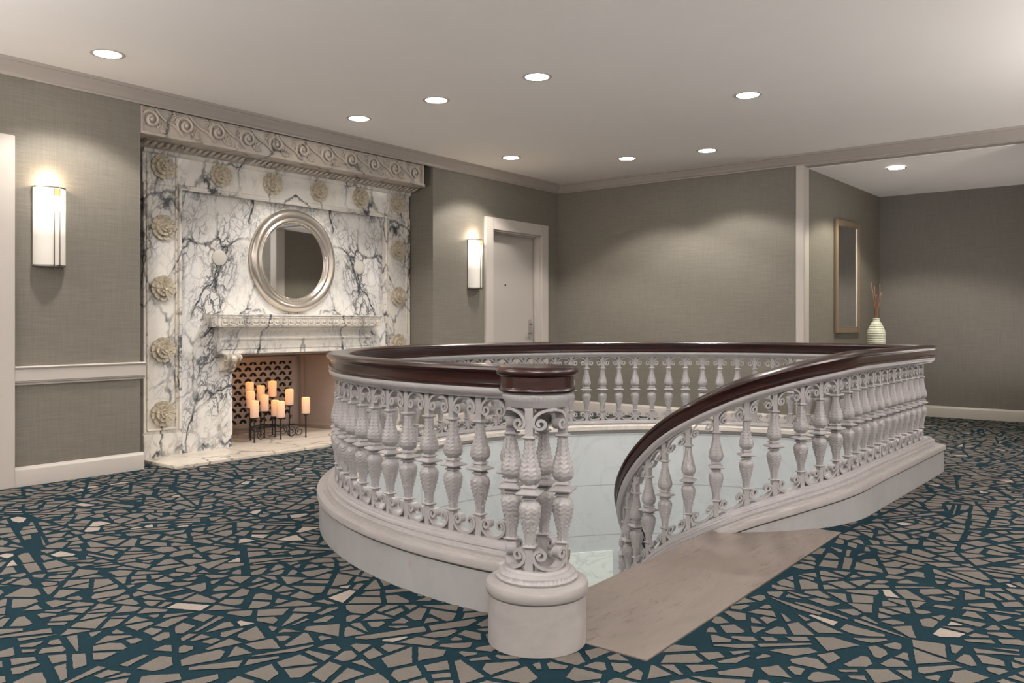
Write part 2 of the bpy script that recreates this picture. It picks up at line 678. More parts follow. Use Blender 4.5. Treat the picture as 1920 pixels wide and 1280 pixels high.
def spath(s):
    """returns x, y, nx, ny (n outward = away from the well)"""
    if s < 0:
        k = -s/(YCOR-YBEND)
        return XR2+(XR-XR2)*k, YBEND-s, 1.0, 0.0
    if s < L1:
        a = -s
        return SC[0]+math.cos(a), SC[1]+math.sin(a), math.cos(a), math.sin(a)
    px, py = SC[0]+math.cos(-L1), SC[1]+math.sin(-L1)
    hx, hy = px-RH2*math.cos(-L1), py-RH2*math.sin(-L1)
    a = -L1-(s-L1)/RH2
    return hx+RH2*math.cos(a), hy+RH2*math.sin(a), math.cos(a), math.sin(a)


S_END = 2.75
S0 = -(YCOR-YBEND)
sp_path = []
ss = [S0]
k = S0+0.2
while k < 0:
    ss.append(k)
    k += 0.2
k = 0.0
while k <= S_END:
    ss.append(k)
    k += 0.045


def stair_path(off_h=0.0):
    out = []
    for s in ss:
        x, y, nx, ny = spath(s)
        if s == S0:   # mitre against the circular rail
            nnx, nny = math.cos(TH_CORNER), math.sin(TH_CORNER)
            # offset u lies on both x = XR+u and n.(p) = u
            my = (1-nnx)/nny
            out.append((x, y, 0, 1.0, my))
        else:
            out.append((x, y, -drop_s(s)+off_h, nx, ny))
    return out


def circ_path(a0, a1, n=170, mitre=True):
    out = []
    for i in range(n+1):
        a = a0+(a1-a0)*i/n
        out.append((CX+RC*math.cos(a), CY+RC*math.sin(a), 0, math.cos(a), math.sin(a)))
    if mitre:
        nnx, nny = math.cos(TH_CORNER), math.sin(TH_CORNER)
        out[-1] = (XR, YCOR, 0, 1.0, (1-nnx)/nny)
    return out


A_END = TH_CORNER-2*PI
CP = circ_path(A_START, A_END)
SP = stair_path()

# ------------------------------------------------------------------ SETTING: floor
well_loop = []
n = 90
for i in range(n+1):
    a = A_START+(A_END-A_START)*i/n
    well_loop.append((CX+(RC-0.03)*math.cos(a), CY+(RC-0.03)*math.sin(a)))
for s in [S0+0.3, -0.9, -0.4] + [i*0.08 for i in range(0, 13)]:
    x, y, nx, ny = spath(s)
    well_loop.append((x-nx*0.03, y-ny*0.03))
well_loop.append((-1.81, 4.06))
well_loop.append((-1.81, 2.50))
outer = [(-7.1, -2.2), (5.2, -2.2), (5.2, 11.0), (-7.1, 11.0)]


def in_poly(x, y, P):
    c = False
    j = len(P)-1
    for i in range(len(P)):
        xi, yi = P[i]
        xj, yj = P[j]
        if (yi > y) != (yj > y) and x < (xj-xi)*(y-yi)/(yj-yi)+xi:
            c = not c
        j = i
    return c


bm = bmesh.new()
pts = [Vector((x, y, 0)) for x, y in outer]
hole = [Vector((x, y, 0)) for x, y in well_loop]
tris = tessellate_polygon([pts, hole])
allp = pts+hole
vs = [bm.verts.new(p) for p in allp]
for tr in tris:
    try:
        f = bm.faces.new([vs[i] for i in tr])
        if f.calc_area() > 1e-9:
            f.normal_update()
            if f.normal.z < 0:
                f.normal_flip()
    except ValueError:
        pass


def clip(P, nx, ny, c):
    """keep nx*x+ny*y <= c"""
    out = []
    for i in range(len(P)):
        a, b = P[i], P[(i+1) % len(P)]
        da, db = nx*a[0]+ny*a[1]-c, nx*b[0]+ny*b[1]-c
        if da <= 0:
            out.append(a)
        if (da < 0 < db) or (db < 0 < da):
            t_ = da/(da-db)
            out.append((a[0]+(b[0]-a[0])*t_, a[1]+(b[1]-a[1])*t_))
    return out


def area(P):
    return 0.5*sum(P[i][0]*P[(i+1) % len(P)][1]-P[(i+1) % len(P)][0]*P[i][1] for i in range(len(P)))


def inset(P, ds):
    Q = P
    n_ = len(P)
    for i in range(n_):
        a, b = P[i], P[(i+1) % n_]
        dx, dy = b[0]-a[0], b[1]-a[1]
        l = math.hypot(dx, dy)
        if l < 1e-6:
            continue
        nx, ny = dy/l, -dx/l     # outward for CCW
        Q = clip(Q, nx, ny, nx*a[0]+ny*a[1]-ds[i % len(ds)])
        if len(Q) < 3:
            return []
    return Q


rng = random.Random(21)
shards = []


def split(P):
    A = area(P)
    if A < rng.uniform(0.0075, 0.018):
        shards.append(P)
        return
    mx = sum(p[0] for p in P)/len(P)
    my = sum(p[1] for p in P)/len(P)
    sxx = sum((p[0]-mx)**2 for p in P)
    syy = sum((p[1]-my)**2 for p in P)
    sxy = sum((p[0]-mx)*(p[1]-my) for p in P)
    ang = 0.5*math.atan2(2*sxy, sxx-syy)   # long axis
    ang += rng.gauss(0, 0.38)
    if rng.random() < 0.38 and A > 0.022:
        ang += PI/2
    nx, ny = math.cos(ang), math.sin(ang)
    pr_ = [nx*p[0]+ny*p[1] for p in P]
    lo, hi = min(pr_), max(pr_)
    c = lo+(hi-lo)*rng.uniform(0.34, 0.66)
    a_, b_ = clip(P, nx, ny, c), clip(P, -nx, -ny, -c)
    for q in (a_, b_):
        if len(q) >= 3 and area(q) > 1e-4:
            split(q)


G = 0.62
gx, gy = 22, 24
ca, sa = math.cos(0.35), math.sin(0.35)
grid = {}
for i in range(-gx, gx+1):
    for j in range(-gy, gy+1):
        u = (i+rng.uniform(-0.33, 0.33))*G
        v_ = (j+rng.uniform(-0.33, 0.33))*G*0.8
        grid[i, j] = (-0.8+u*ca-v_*sa, 5+u*sa+v_*ca)
for i in range(-gx, gx):
    for j in range(-gy, gy):
        q = [grid[i, j], grid[i+1, j], grid[i+1, j+1], grid[i, j+1]]
        cxq = sum(p[0] for p in q)/4
        cyq = sum(p[1] for p in q)/4
        if not (-6.5 < cxq < 5.2 and 0.2 < cyq < 11.0):
            continue
        if math.hypot(cxq-CX, cyq-CY) < 1.5 and cxq < -2.0:
            continue
        # split quad into two triangles now and then for variety
        if rng.random() < 0.35:
            split([q[0], q[1], q[2]])
            split([q[0], q[2], q[3]])
        else:
            split(q)
SLAB = (-1.81, -1.29, 2.35, 4.42)
for P in shards:
    g_ = [rng.uniform(0.007, 0.0135) for _ in P]
    if rng.random() < 0.45:
        g_[rng.randrange(len(P))] += rng.uniform(0.006, 0.022)
    Q = inset(P, g_)
    if len(Q) < 3 or area(Q) < 0.0009:
        continue
    if rng.random() < 0.4:     # knock a corner off
        i = rng.randrange(len(Q))
        mx = sum(p[0] for p in Q)/len(Q)
        my = sum(p[1] for p in Q)/len(Q)
        dx, dy = Q[i][0]-mx, Q[i][1]-my
        l = math.hypot(dx, dy)
        Q = clip(Q, dx/l, dy/l, (dx*mx+dy*my)/l+l*rng.uniform(0.55, 0.8))
    for _ in range(2):         # blunt the needle-sharp corners
        for i in range(len(Q)):
            p0, p1, p2 = Q[i-1], Q[i], Q[(i+1) % len(Q)]
            a1 = math.atan2(p0[1]-p1[1], p0[0]-p1[0])
            a2 = math.atan2(p2[1]-p1[1], p2[0]-p1[0])
            dd = abs((a1-a2+PI) % (2*PI)-PI)
            if dd < 0.95:
                am_ = math.atan2(math.sin(a1)+math.sin(a2), math.cos(a1)+math.cos(a2))
                nx, ny = -math.cos(am_), -math.sin(am_)
                ln = min(math.hypot(p0[0]-p1[0], p0[1]-p1[1]), math.hypot(p2[0]-p1[0], p2[1]-p1[1]))
                Q = clip(Q, nx, ny, nx*p1[0]+ny*p1[1]-min(0.045, ln*0.32))
                break
        if len(Q) < 3:
            break
    if len(Q) < 3:
        continue
    mx = sum(p[0] for p in Q)/len(Q)
    my = sum(p[1] for p in Q)/len(Q)
    if mx < XL+0.02 and my < R0:
        continue
    if SLAB[0]-0.1 < mx < SLAB[1]+0.15 and SLAB[2]-0.15 < my < SLAB[3]+0.1:
        if mx > SLAB[1]:
            Q = clip(Q, -1, 0, -(SLAB[1]+0.004))
        elif my < SLAB[2]:
            Q = clip(Q, 0, 1, SLAB[2]-0.004)
        else:
            continue
        if len(Q) < 3:
            continue
    bad = False
    for x, y in Q:
        if in_poly(x, y, well_loop):
            bad = True
            break
    if bad:
        continue
    # finely jittered outline where the pile is seen close up
    dcam = math.hypot(mx, my)
    if dcam < 4.6:
        Z = []
        for i in range(len(Q)):
            a, b = Q[i], Q[(i+1) % len(Q)]
            l = math.hypot(b[0]-a[0], b[1]-a[1])
            k_ = max(1, int(l/0.012))
            for q_ in range(k_):
                t_ = q_/k_
                j = 0.0013
                Z.append((a[0]+(b[0]-a[0])*t_+rng.uniform(-j, j), a[1]+(b[1]-a[1])*t_+rng.uniform(-j, j)))
        Q = Z
    f = bm.faces.new([bm.verts.new((x, y, 0.0025)) for x, y in Q])
    f.material_index = 2 if rng.random() < 0.035 else 1
me_floor = link('floor', bm, [M['teal'], M['taupe'], M['pale']], recalc=False)
struct(me_floor)

# marble threshold at the head of the stairs
bm = bmesh.new()
bbox(bm, SLAB[0]-0.03, SLAB[1], SLAB[2], SLAB[3], -0.05, 0.004, 0.004)
tag(link('threshold_slab', bm, M['slab'], smooth=True), 'tan veined marble landing slab set in the carpet at the head of the stairs', 'landing')

# ------------------------------------------------------------------ SETTING: walls
bm = bmesh.new()
T = 0.12
box(bm, XL-T, XL, -2.2, R0, 0, ZC)
box(bm, -6.62, XL-T, R0-0.05, R0, 0, ZC)            # left cheek of the recess
box(bm, -6.62, XL-T, R1, R1+0.05, 0, ZC)            # right cheek
box(bm, -6.50, -6.40, R0, 3.335, 0, ZC)           # recess back, beside the marble
box(bm, -6.50, -6.40, 6.27, R1, 0, ZC)
box(bm, -6.50, -6.40, R0, R1, 2.6, ZC)
box(bm, XL-T, XL, R1, DY0, 0, ZC)
box(bm, XL-T, XL, DY1, YB+T, 0, ZC)
box(bm, XL-T, XL, DY0, DY1, DZ, ZC)
struct(link('wall_left', bm, M['wall']))
bm = bmesh.new()
box(bm, XL, -2.96, YB, YB+T, 0, ZC)
struct(link('wall_back', bm, M['wall']))
bm = bmesh.new()
pts2 = [(AX0, 8.70), (AX1, AY), (AX1-0.14, AY+0.05), (-3.0, 8.70)]
extrude_poly(bm, pts2, (0, 0, 0), (1, 0, 0), (0, 1, 0), (0, 0, 1), 2.75)
struct(link('wall_alcove_side', bm, M['wall']))
bm = bmesh.new()
box(bm, -2.8, -0.74, AY, AY+0.1, 0, 2.75)
struct(link('wall_alcove_back', bm, M['wall_cool']))

bm = bmesh.new()
box(bm, -0.86, -0.74, 8.72, AY, 0, 2.75)
struct(link('wall_alcove_right', bm, M['wall']))
bm = bmesh.new()
box(bm, -0.76, 5.2, YB, YB+T, 0, ZC)
struct(link('wall_back_right', bm, M['wall']))
bm = bmesh.new()
bbox(bm, -0.90, -0.74, YB-0.012, 8.72, 0, ZCB, 0.004)
struct(link('trim_9', bm, M['trim'], smooth=True))
# ceilings
bm = bmesh.new()
box(bm, -6.7, 5.2, -2.2, 8.72, ZC, ZC+0.1)
struct(link('ceiling', bm, M['ceil']))
bm = bmesh.new()
z0, z1 = 2.690, 2.598
vs = [bm.verts.new(p) for p in ((-3.05, 8.68, z0), (-0.74, 8.68, z0), (-0.74, AY+0.1, z1), (-3.05, AY+0.1, z1),
                               (-3.05, 8.68, z0+0.1), (-0.74, 8.68, z0+0.1), (-0.74, AY+0.1, z1+0.1), (-3.05, AY+0.1, z1+0.1))]
for f in ((0, 3, 2, 1), (4, 5, 6, 7), (0, 1, 5, 4), (2, 3, 7, 6), (1, 2, 6, 5), (0, 4, 7, 3)):
    bm.faces.new([vs[i] for i in f])
struct(link('ceiling_alcove', bm, M['ceil']))

# beam over the alcove opening
bm = bmesh.new()
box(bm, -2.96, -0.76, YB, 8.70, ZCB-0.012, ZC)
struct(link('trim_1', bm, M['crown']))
# crown mouldings
CR = [(0, 0), (0.012, 0), (0.014, 0.012), (0.024, 0.018), (0.03, 0.032), (0.042, 0.052), (0.06, 0.07), (0.066, 0.085),
      (0.078, 0.088), (0.08, 0.11), (0, 0.11)]
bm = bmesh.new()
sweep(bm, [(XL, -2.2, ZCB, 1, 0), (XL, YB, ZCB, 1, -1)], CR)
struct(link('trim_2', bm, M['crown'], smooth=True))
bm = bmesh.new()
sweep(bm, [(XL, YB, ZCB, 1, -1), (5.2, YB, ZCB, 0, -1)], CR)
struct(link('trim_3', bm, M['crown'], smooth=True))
# post at the end of the back wall
bm = bmesh.new()
bbox(bm, -2.96, AX0, YB-0.012, 8.70, 0, ZCB, 0.004)
struct(link('trim_4', bm, M['trim'], smooth=True))
# wooden chair rail on the left wall
bm = bmesh.new()
sweep(bm, [(XL, 2.276, 0, 1, 0), (XL, R0+0.028, 0, 1, 0)],
      [(0, 0.672), (0.010, 0.672), (0.012, 0.684), (0.020, 0.690), (0.020, 0.699), (0.026, 0.700), (0.026, 0.776), (0.032, 0.782), (0.034, 0.790), (0.028, 0.797), (0, 0.797)])
struct(link('trim_5', bm, M['trim'], smooth=True))
BB = [(0, 0), (0.020, 0), (0.020, 0.106), (0.018, 0.112), (0.012, 0.118), (0.008, 0.128), (0, 0.130)]


def skirt(name, p):
    b_ = bmesh.new()
    sweep(b_, p, BB)
    struct(link(name, b_, M['trim'], smooth=True))


skirt('baseboard_left', [(XL, 2.276, 0, 1, 0), (XL, R0+0.02, 0, 1, 0)])
skirt('baseboard_left_far', [(XL, R1, 0, 1, 0), (XL, 7.115, 0, 1, 0)])
skirt('baseboard_corner', [(XL, 8.335, 0, 1, 0), (XL, YB, 0, 1, -1), (-2.962, YB, 0, 0, -1)])
skirt('baseboard_alcove_back', [(AX1+0.0, AY, 0, 0, -1), (-0.86, AY, 0, 0, -1)])
skirt('baseboard_alcove_side', [(AX0, 8.70, 0, 1, 0), (AX1, AY-0.02, 0, 1, 0)])


def casing(name, y0, y1, zt, wid, x=XL, left=True, right=True, th=0.03):
    b_ = bmesh.new()
    if left:
        bbox(b_, x-0.002, x+th, y0-wid, y0, 0, zt+wid, 0.004)
    if right:
        bbox(b_, x-0.002, x+th, y1, y1+wid, 0, zt+wid, 0.004)
    bbox(b_, x-0.002, x+th-0.001, y0-0.0, y1, zt, zt+wid, 0.003)
    # jamb lining
    bbox(b_, x-0.12, x+0.002, y0, y0+0.018, 0, zt, 0.002)
    bbox(b_, x-0.12, x+0.002, y1-0.018, y1, 0, zt, 0.002)
    bbox(b_, x-0.12, x+0.002, y0, y1, zt-0.018, zt, 0.002)
    # stop
    bbox(b_, x-0.07, x-0.05, y0+0.018, y0+0.03, 0, zt-0.018, 0.002)
    bbox(b_, x-0.07, x-0.05, y1-0.03, y1-0.018, 0, zt-0.018, 0.002)
    bbox(b_, x-0.07, x-0.05, y0+0.018, y1-0.018, zt-0.03, zt-0.018, 0.002)
    return struct(link(name, b_, M['trim'], smooth=True))


casing('trim_6', DY0, DY1, DZ, 0.135)
# casing at the extreme left of the frame, its opening lies outside the picture
bm = bmesh.new()
bbox(bm, XL-0.002, XL+0.03, 2.12, 2.276, 0, 2.316, 0.004)
bbox(bm, XL-0.002, XL+0.03, 1.0, 2.12, 2.16, 2.316, 0.004)
struct(link('trim_7', bm, M['trim'], smooth=True))

# door leaf of the opening at the extreme left
bm = bmesh.new()
bbox(bm, XL+0.001, XL+0.012, 1.0, 2.12, 0.008, 2.16, 0.003)
struct(link('door_2', bm, M['door'], smooth=True))
# entrance door in the left wall
door = bpy.data.objects.new('door_1', None)
COL.objects.link(door)
door.location = (XL-0.09, (DY0+DY1)/2, 0)
struct(door)
bm = bmesh.new()
bbox(bm, -0.045, -0.002, -(DY1-DY0)/2+0.02, (DY1-DY0)/2-0.02, 0.008, DZ-0.022, 0.003)
leaf = link('door_leaf', bm, M['door'], door, smooth=True)
# chrome electronic lock plate with lever
yl = (DY1-DY0)/2-0.095
bm = bmesh.new()
b2 = [(-0.027, 0), (0.027, 0), (0.030, 0.02), (0.030, 0.19), (0.024, 0.225), (0.012, 0.238), (-0.012, 0.238), (-0.024, 0.225), (-0.030, 0.19), (-0.030, 0.02)]
extrude_poly(bm, b2, (-0.002, yl, 0.895), (0, 1, 0), (0, 0, 1), (1, 0, 0), 0.022)
bmesh.ops.bevel(bm, geom=bm.edges[:], offset=0.004, segments=2, affect='EDGES')
lockp = link('lock_plate', bm, M['chrome'], leaf, smooth=True)
bm = bmesh.new()
tube(bm, [(0.018, yl, 0.965), (0.050, yl, 0.965), (0.058, yl-0.012, 0.965), (0.058, yl-0.055, 0.962), (0.056, yl-0.105, 0.958)], [0.011, 0.011, 0.011, 0.010, 0.008], 10)
tube(bm, [(0.018, yl+0.01, 1.075), (0.034, yl+0.01, 1.075)], 0.014, 10)
link('door_handle', bm, M['chrome'], lockp, smooth=True)
bm = bmesh.new()
tube(bm, [(-0.004, -0.105, 1.53), (0.004, -0.105, 1.53)], 0.012, 14)
link('peephole', bm, M['dark'], leaf)

# ------------------------------------------------------------------ SETTING: stairwell
bm = bmesh.new()
uvl = bm.loops.layers.uv.new('UVMap')
loop = []
n = 120
for i in range(n+1):
    a = A_START+(A_END-A_START)*i/n
    loop.append((CX+(RC-W)*math.cos(a), CY+(RC-W)*math.sin(a)))
loop[-1] = (XR-W, CY+math.sqrt((RC-W)**2-(XR-W-CX)**2))
for s in [-0.9, -0.4] + [i*0.08 for i in range(0, 12)]:
    x, y, nx, ny = spath(s)
    loop.append((x-nx*W, y-ny*W))
loop.append((-1.80, 3.98))
loop.append((-1.80, 2.52))
loop.append(loop[0])
run = 0
zt, zb = 0.15, -3.5
prev = None
for i, (x, y) in enumerate(loop):
    zt_ = 0.15 if i <= n+12 else -0.05
    if prev:
        run2 = run+math.hypot(x-prev[0], y-prev[1])
        a_, b_, c_, d_ = [bm.verts.new(p) for p in ((prev[0], prev[1], zb), (x, y, zb), (x, y, zt_), (prev[0], prev[1], zt_))]
        f = bm.faces.new((a_, b_, c_, d_))
        for lp, uvv in zip(f.loops, ((run, zb), (run2, zb), (run2, zt_), (run, zt_))):
            lp[uvl].uv = uvv
        run = run2
    prev = (x, y)
wo = struct(link('wall_stairwell', bm, M['well'], recalc=False))
bm = bmesh.new()
box(bm, -4.6, -1.0, 2.0, 7.2, -3.6, -3.5)
struct(link('floor_lower', bm, M['well_panel']))
# paler marble dado panel low on the far wall of the well
bm = bmesh.new()
pp = []
for i in range(13):
    a = R(150-i*1.1)
    pp.append((CX+(RC-W)*math.cos(a), CY+(RC-W)*math.sin(a), 0, -math.cos(a), -math.sin(a)))
sweep(bm, pp, [(0.0, -2.3), (0.012, -2.3), (0.012, -0.835), (0.0, -0.835)])
struct(link('trim_8', bm, M['well_panel']))

# winding marble stairs
st = thing('winding_staircase', 'pale marble winding stairs going down inside the oval stairwell', 'stairs', (CX, CY, 0))
NST = 15
da = R(15.5)
for k in range(NST):
    a0 = R(-72)-k*da
    a1 = a0-da-R(1.2)
    zt = -0.175*(k+1)
    prof = []
    q = []
    for i in range(7):
        a = a0+(a1-a0)*i/6
        q.append((2.05*math.cos(a), 2.05*math.sin(a)))
    for i in range(7):
        a = a1+(a0-a1)*i/6
        q.append((0.715*math.cos(a), 0.715*math.sin(a)))
    if k == 0:
        q = [(x, y) if x < -(-1.80+2.14)*-1 else (0.33, y) for x, y in q]
    bm = bmesh.new()
    extrude_poly(bm, q, (0, 0, zt-0.2), (1, 0, 0), (0, 1, 0), (0, 0, 1), 0.2)
    link('step', bm, M['step'], st)

# ------------------------------------------------------------------ BALUSTRADES
RAILZ = 0.0
WOODP = [(-0.044, 0.838), (-0.052, 0.842), (-0.053, 0.850), (-0.047, 0.854), (-0.046, 0.885), (-0.050, 0.893), (-0.060, 0.897), (-0.064, 0.906),
         (-0.060, 0.915), (-0.048, 0.921), (-0.02, 0.925), (0.02, 0.925), (0.048, 0.921), (0.060, 0.915), (0.064, 0.906), (0.060, 0.897),
         (0.050, 0.893), (0.046, 0.885), (0.047, 0.854), (0.053, 0.850), (0.052, 0.842), (0.044, 0.838)]
BANDP = [(-0.028, 0.796), (-0.032, 0.803), (-0.036, 0.806), (-0.046, 0.815), (-0.049, 0.826), (-0.046, 0.836), (-0.040, 0.838),
         (0.040, 0.838), (0.046, 0.836), (0.049, 0.826), (0.046, 0.815), (0.036, 0.806), (0.032, 0.803), (0.028, 0.796)]
FOOTH = [(0.056, 0.2068), (0.056, 0.213), (0.050, 0.215), (0.049, 0.219), (0.044, 0.221), (0.043, 0.225), (0.046, 0.230), (0.044, 0.238), (0.037, 0.242),
         (0.033, 0.243), (0.031, 0.249), (0.026, 0.251), (0.025, 0.255), (0.020, 0.256)]
FOOTP = [(-u, h) for u, h in FOOTH]+FOOTH[::-1]
CAPP = [(W, 0.160), (W+0.009, 0.161), (W+0.013, 0.166), (W+0.013, 0.188), (W+0.010, 0.195), (W+0.003, 0.198), (W-0.018, 0.199), (W-0.020, 0.206),
        (-W+0.02, 0.206), (-W+0.004, 0.222), (-W-0.016, 0.222), (-W-0.020, 0.215), (-W-0.018, 0.186), (-W, 0.180), (-W+0.01, 0.152)]
BODYP = [(W, 0.0), (W, 0.153), (-W+0.005, 0.153), (-W+0.005, 0.0)]
GAP = R(3.80)*RC


def scroll_bm(half, slope=0.0, inv=False, scale=1.0):
    """arch with curled ends; hangs from z=0 down (or stands on it when inv)"""
    r = min(0.0205, half*0.42)
    cx = half-r
    zc = -0.051
    left, right = [], []
    for i in range(13):
        a = PI/2*(i/12)
        right.append((half*math.sin(a), zc*(1-math.cos(a)**0.9)-0.0045*(math.cos(a))))
    sp_ = []
    for i in range(1, 40):
        k_ = i/39
        a = -k_*2*PI*1.25
        rr = r*(1-k_)**0.8*0.82+0.0045 if k_ > 0 else r
        rr = min(rr, r)
        rr = r*(1-0.74*k_**0.9)
        sp_.append((cx+rr*math.cos(a), zc+rr*math.sin(a)))
    right += sp_
    left = [(-x, z) for x, z in right[::-1]]
    pts_ = left+right[1:]
    b_ = bmesh.new()
    ribbon(b_, [(x, z) for x, z in pts_], 0.0095, 0.034)
    # leaf boss in the middle
    for v in b_.verts:
        if inv:
            v.co.z = -v.co.z
        v.co.z += slope*v.co.x
    bmesh.ops.recalc_face_normals(b_, faces=b_.faces)
    return b_


# ---- one baluster: square shafts, leafy double vase, square plate
def bal_radius(z, a):
    # round-to-square vase sections with leaf scallops
    P = [(0.088, 0.0175), (0.100, 0.017), (0.125, 0.020), (0.155, 0.027), (0.185, 0.034), (0.208, 0.0375), (0.222, 0.035), (0.232, 0.026), (0.236, 0.021)]
    Q = [(0.292, 0.022), (0.298, 0.030), (0.308, 0.0365), (0.322, 0.0385), (0.338, 0.036), (0.36, 0.029), (0.385, 0.0225), (0.41, 0.0185), (0.432, 0.017), (0.440, 0.0165)]
    T_ = P if z < 0.26 else Q
    r = T_[0][1] if z <= T_[0][0] else T_[-1][1]
    for (z0, r0), (z1, r1) in zip(T_, T_[1:]):
        if z0 <= z <= z1:
            t_ = (z-z0)/(z1-z0)
            r = r0+(r1-r0)*t_
            break
    sq = 1.0+0.030*math.cos(4*a+PI)
    row = 0.0146
    low = z < 0.26
    sgn = 1 if low else -1
    # leaves stacked down four faces: each row sags into a scallop on every face
    zz = z+sgn*0.0048*math.cos(8*a)
    ph = (zz/row) % 1.0
    up = ph if low else 1-ph
    mid = 0.62+0.38*math.cos(8*a)
    rel = 0.0062*mid*up**2.2*(1.0 if r > 0.021 else 0.7)
    rib = 0.0016*max(0.0, math.cos(4*a))**6+0.0007*math.cos(24*a)*(r > 0.026)
    return r*sq*0.965+rel+rib-0.0012


def square_ring(bm, w_, z, n=32):
    ring = []
    for i in range(n):
        a = 2*PI*i/n
        c_, s_ = math.cos(a), math.sin(a)
        k_ = 1/max(abs(c_), abs(s_))
        ring.append(bm.verts.new((w_*c_*k_, w_*s_*k_, z)))
    return ring


def baluster_mesh(n=48, dense=True):
    b_ = bmesh.new()
    rings = []

    def sq(w_, z):
        rings.append(square_ring(b_, w_, z, n))

    def rd(z):
        ring = []
        for i in range(n):
            a = 2*PI*i/n
            r = bal_radius(z, a)
            ring.append(b_.verts.new((r*math.cos(a), r*math.sin(a), z)))
        rings.append(ring)
    sq(0.0135, 0.0)
    sq(0.0135, 0.078)
    sq(0.020, 0.081)
    sq(0.0225, 0.085)
    sq(0.018, 0.088)
    st_ = 0.0036 if dense else 0.0075
    z = 0.090
    while z < 0.236:
        rd(z)
        z += st_
    sq(0.0165, 0.238)
    sq(0.0175, 0.240)
    sq(0.0235, 0.242)
    sq(0.0235, 0.247)
    sq(0.0180, 0.249)
    sq(0.0185, 0.253)
    sq(0.0300, 0.256)
    sq(0.0385, 0.2585)
    sq(0.0395, 0.263)
    sq(0.0370, 0.266)
    sq(0.0230, 0.272)
    sq(0.0190, 0.275)
    sq(0.0190, 0.279)
    sq(0.0245, 0.281)
    sq(0.0245, 0.286)
    sq(0.0190, 0.289)
    z = 0.293
    while z < 0.440:
        rd(z)
        z += st_
    sq(0.018, 0.441)
    sq(0.0235, 0.445)
    sq(0.021, 0.449)
    sq(0.0135, 0.452)
    sq(0.0135, 0.545)
    for A, B in zip(rings, rings[1:]):
        for i in range(n):
            b_.faces.new((A[i], A[(i+1) % n], B[(i+1) % n], B[i]))
    b_.faces.new(rings[0][::-1])
    b_.faces.new(rings[-1])
    bmesh.ops.recalc_face_normals(b_, faces=b_.faces)
    me = bpy.data.meshes.new('baluster')
    b_.to_mesh(me)
    b_.free()
    me.materials.append(M['iron'])
    for p in me.polygons:
        p.use_smooth = True
    me.set_sharp_from_angle(angle=R(62))
    return me


BAL = baluster_mesh()


def shaft_mesh(ext):
    """baluster whose upper shaft is ext longer, for the sloping rail"""
    return BAL


def mesh_of(b_, name, material, smooth=True):
    me = bpy.data.meshes.new(name)
    b_.to_mesh(me)
    b_.free()
    me.materials.append(material)
    if smooth:
        for p in me.polygons:
            p.use_smooth = True
        me.set_sharp_from_angle(angle=R(40))
    return me


HALF = GAP/2-0.0165
TOPS = mesh_of(scroll_bm(HALF), 'top_scroll', M['iron'])
BOTS = mesh_of(scroll_bm(HALF, inv=True), 'bottom_scroll', M['iron'])
ZB0 = 0.254      # foot of the balusters
ZT0 = 0.797      # underside of the band


def put(name, me, parent, loc, rz):
    o = bpy.data.objects.new(name, me)
    COL.objects.link(o)
    o.parent = parent
    o.location = loc
    o.rotation_euler = (0, 0, rz)
    return o


# --- curb, marble: circular part
cb = thing('marble_curb', 'curved white marble curb ringing the round side of the stairwell', 'curb', (CX, CY, 0))
bm = bmesh.new()
sweep(bm, CP, BODYP)
link('curb_body', bm, M['curb'], cb, smooth=True, world=True)
bm = bmesh.new()
sweep(bm, CP, CAPP)
link('curb_cap', bm, M['drum'], cb, smooth=True, world=True)
# cream fascia on the inner edge, seen across the well
FASP = [(-W+0.040, 0.2065), (-W+0.034, 0.2235), (-W-0.014, 0.2235), (-W-0.0215, 0.216), (-W-0.0205, 0.185), (-W-0.002, 0.179), (-W+0.004, 0.179), (-W+0.006, 0.2065)]
bm = bmesh.new()
sweep(bm, CP, FASP)
link('inner_fascia', bm, M['fascia'], cb, smooth=True, world=True)

rl = thing('round_balustrade', 'white iron balustrade with mahogany handrail around the round side of the stairwell', 'balustrade', (CX, CY, 0.2))
bm = bmesh.new()
sweep(bm, CP, WOODP)
link('handrail', bm, M['wood'], rl, smooth=True, world=True)
bm = bmesh.new()
sweep(bm, CP, BANDP)
link('top_band', bm, M['iron'], rl, smooth=True, world=True)
bm = bmesh.new()
sweep(bm, CP, FOOTP)
link('foot_moulding', bm, M['iron'], rl, smooth=True, world=True)
th = R(-84.8)
k = 0
while th > A_END+R(1.0):
    put('baluster', BAL, rl, (RC*math.cos(th), RC*math.sin(th), ZB0-0.2), th)
    tm = th-R(1.90)
    if tm > A_END+R(1.6):
        rm = RC*math.cos(R(1.9))
        put('top_scroll', TOPS, rl, (rm*math.cos(tm), rm*math.sin(tm), ZT0-0.2), tm+PI/2)
        put('bottom_scroll', BOTS, rl, (rm*math.cos(tm), rm*math.sin(tm), ZB0-0.2), tm+PI/2)
    th -= R(3.80)

